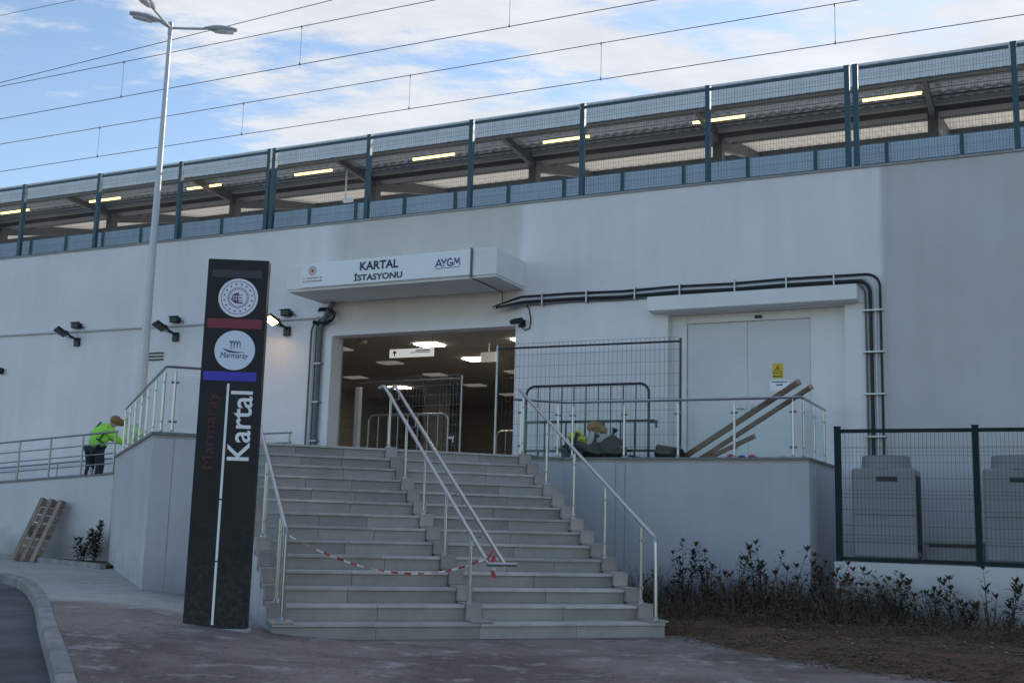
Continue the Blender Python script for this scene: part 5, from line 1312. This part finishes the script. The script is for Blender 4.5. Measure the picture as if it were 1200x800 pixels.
# kerb of the narrow bed at the foot of the ramp wall
m = MB(); g0 = .27
pts = [(-19.2, 16.35), (-18.2, 16.1), (-17.2, 15.8), (-16.1, 15.4), (-15.02, 14.95)]
for a, b in zip(pts, pts[1:]):
    dx, dy = b[0]-a[0], b[1]-a[1]; L_ = math.hypot(dx, dy); nx, ny = -dy/L_*.10, dx/L_*.10
    m.prism([a, b, (b[0]+nx, b[1]+ny), (a[0]+nx, a[1]+ny)], .1, .36)
solid('bed_edging', m, 'kerb_concrete', 'W', (-18, 15.8, .27), 'low curved concrete edging in front of the shrubs by the ramp wall', 'edging')
m = MB(); m.prism([(-19.2, 16.43), (-18.2, 16.18), (-17.2, 15.88), (-16.1, 15.48), (-15.1, 15.07), (-15.15, 15.4), (-16.5, 16.59), (-19.2, 16.59)], .1, .32); solid('wall_bed', m, 'soil', 'W', (-18, 16.2, .27), kind='structure')

# --- undergrowth and litter in the planting bed
lv, lf = [], []; gr_ = random.Random(5)
n_ok = 0
while n_ok < 15000:
    s, d = gr_.uniform(-6.3, 4.5), gr_.uniform(10.5, 16.9)
    P = to_world('W', (s, d, 0))
    if not inside(P.x, P.y, bed_out) or edge_dist(P.x, P.y, bed_out[:7]) < .05: continue
    dens = .25+.75*sm((d-13.4)/1.5)*(1 if s < -2 else .35)
    if mnoise.noise((P.x*1.3, P.y*1.3, 9)) + gr_.uniform(-.6, .6) < .25-dens*.6: continue
    z = bedz(P.x, P.y); n_ok += 1
    if gr_.random() < .55 and d > 13.2:      # dry upright blades and twigs
        a = gr_.uniform(0, 6.28); hgt = gr_.uniform(.06, .30)*(.5+.5*dens)*(1+1.3*sm((d-14.2)/1.0)*(s < -1.8)*max(0, .55+mnoise.noise((P.x*1.1, P.y*1.1, 4)))); lean = gr_.uniform(.05, .6)
        dv = Vector((math.cos(a)*lean, math.sin(a)*lean, 1)).normalized(); leaf(lv, lf, Vector((P.x, P.y, z-.01)), dv, Vector((math.cos(a+1.5), math.sin(a+1.5), .1)), hgt, gr_.uniform(.005, .012))
        if gr_.random() < .75:
            for q in range(4): aa = gr_.uniform(0, 6.28); leaf(lv, lf, Vector((P.x, P.y, z))+dv*hgt*gr_.uniform(.4, .95), Vector((math.cos(aa), math.sin(aa), .3)).normalized(), Vector((0, 0, 1)), gr_.uniform(.03, .06), .022)
    else:
        a = gr_.uniform(0, 6.28); leaf(lv, lf, Vector((P.x, P.y, z+gr_.uniform(.004, .02))), Vector((math.cos(a), math.sin(a), gr_.uniform(-.05, .35))).normalized(), Vector((0, 0, 1)), gr_.uniform(.03, .09), gr_.uniform(.015, .04))
m = MB(); m.add(lv, lf); solid('undergrowth', m, 'leaf_dry', 'N', (0, 0, 0), 'dry grass, twigs and fallen leaves covering the planting bed', 'ground cover', kind='stuff')
lv, lf = [], []
for k in range(60):
    s, d = gr_.uniform(-3.2, 2.5), gr_.uniform(12.0, 15.6); P = to_world('W', (s, d, 0)); z = bedz(P.x, P.y)
    a = gr_.uniform(0, 6.28); leaf(lv, lf, Vector((P.x, P.y, z+.015)), Vector((math.cos(a), math.sin(a), .15)), Vector((0, 0, 1)), gr_.uniform(.03, .08), gr_.uniform(.02, .04))
m = MB(); m.add(lv, lf); solid('paper_scraps', m, 'bag_white', 'N', (0, 0, 0), 'pale paper scraps scattered over the soil in front of the low wall', 'litter', kind='stuff')

# --- grit, small stones and leaves blown over the forecourt
lv, lf = [], []; gg = random.Random(77)
def pebble(P, r):
    o = len(lv); f = [gg.uniform(.7, 1.3) for _ in range(6)]
    lv.extend([P+Vector((r*f[0], 0, 0)), P+Vector((0, r*f[1], 0)), P+Vector((-r*f[2], 0, 0)), P+Vector((0, -r*f[3], 0)), P+Vector((0, 0, r*.7*f[4]))])
    lf.extend([(o, o+1, o+4), (o+1, o+2, o+4), (o+2, o+3, o+4), (o+3, o, o+4)])
k = 0
while k < 900:
    x, y = gg.uniform(-4.2, 3.2), gg.uniform(7.6, 14.0)
    e, r, _ = to_frame('S', (x, y, 0))
    if (r > R1-.03 and 1.66 < e < 6.3) or inside(x, y, bed_out) or e < -.3: continue
    edge = (R1-r) if 1.6 < e < 6.3 else 2
    if gg.random() > .25+.75*math.exp(-abs(edge)*2.0): continue
    k += 1; pebble(Vector((x, y, G(x, y)+.001)), gg.uniform(.003, .010)*(1.8 if gg.random() < .05 else 1))
m = MB(); m.add(lv, lf); solid('grit', m, 'granite_dark', 'N', (0, 0, 0), 'loose grit and pebbles scattered on the forecourt in front of the stairs', 'gravel', kind='stuff')
lv, lf = [], []
for q in range(130):
    x, y = gg.uniform(-4, 3), gg.uniform(7.6, 13.5); e, r, _ = to_frame('S', (x, y, 0))
    if (r > R1-.05 and 1.66 < e < 6.3) or inside(x, y, bed_out) or e < -.3: continue
    a = gg.uniform(0, 6.28); leaf(lv, lf, Vector((x, y, G(x, y)+.008)), Vector((math.cos(a), math.sin(a), .12)).normalized(), Vector((0, 0, 1)), gg.uniform(.03, .07), gg.uniform(.012, .03))
m = MB(); m.add(lv, lf); solid('fallen_leaves', m, 'leaf_dry', 'N', (0, 0, 0), 'dry fallen leaves scattered over the forecourt paving', 'leaves', kind='stuff')
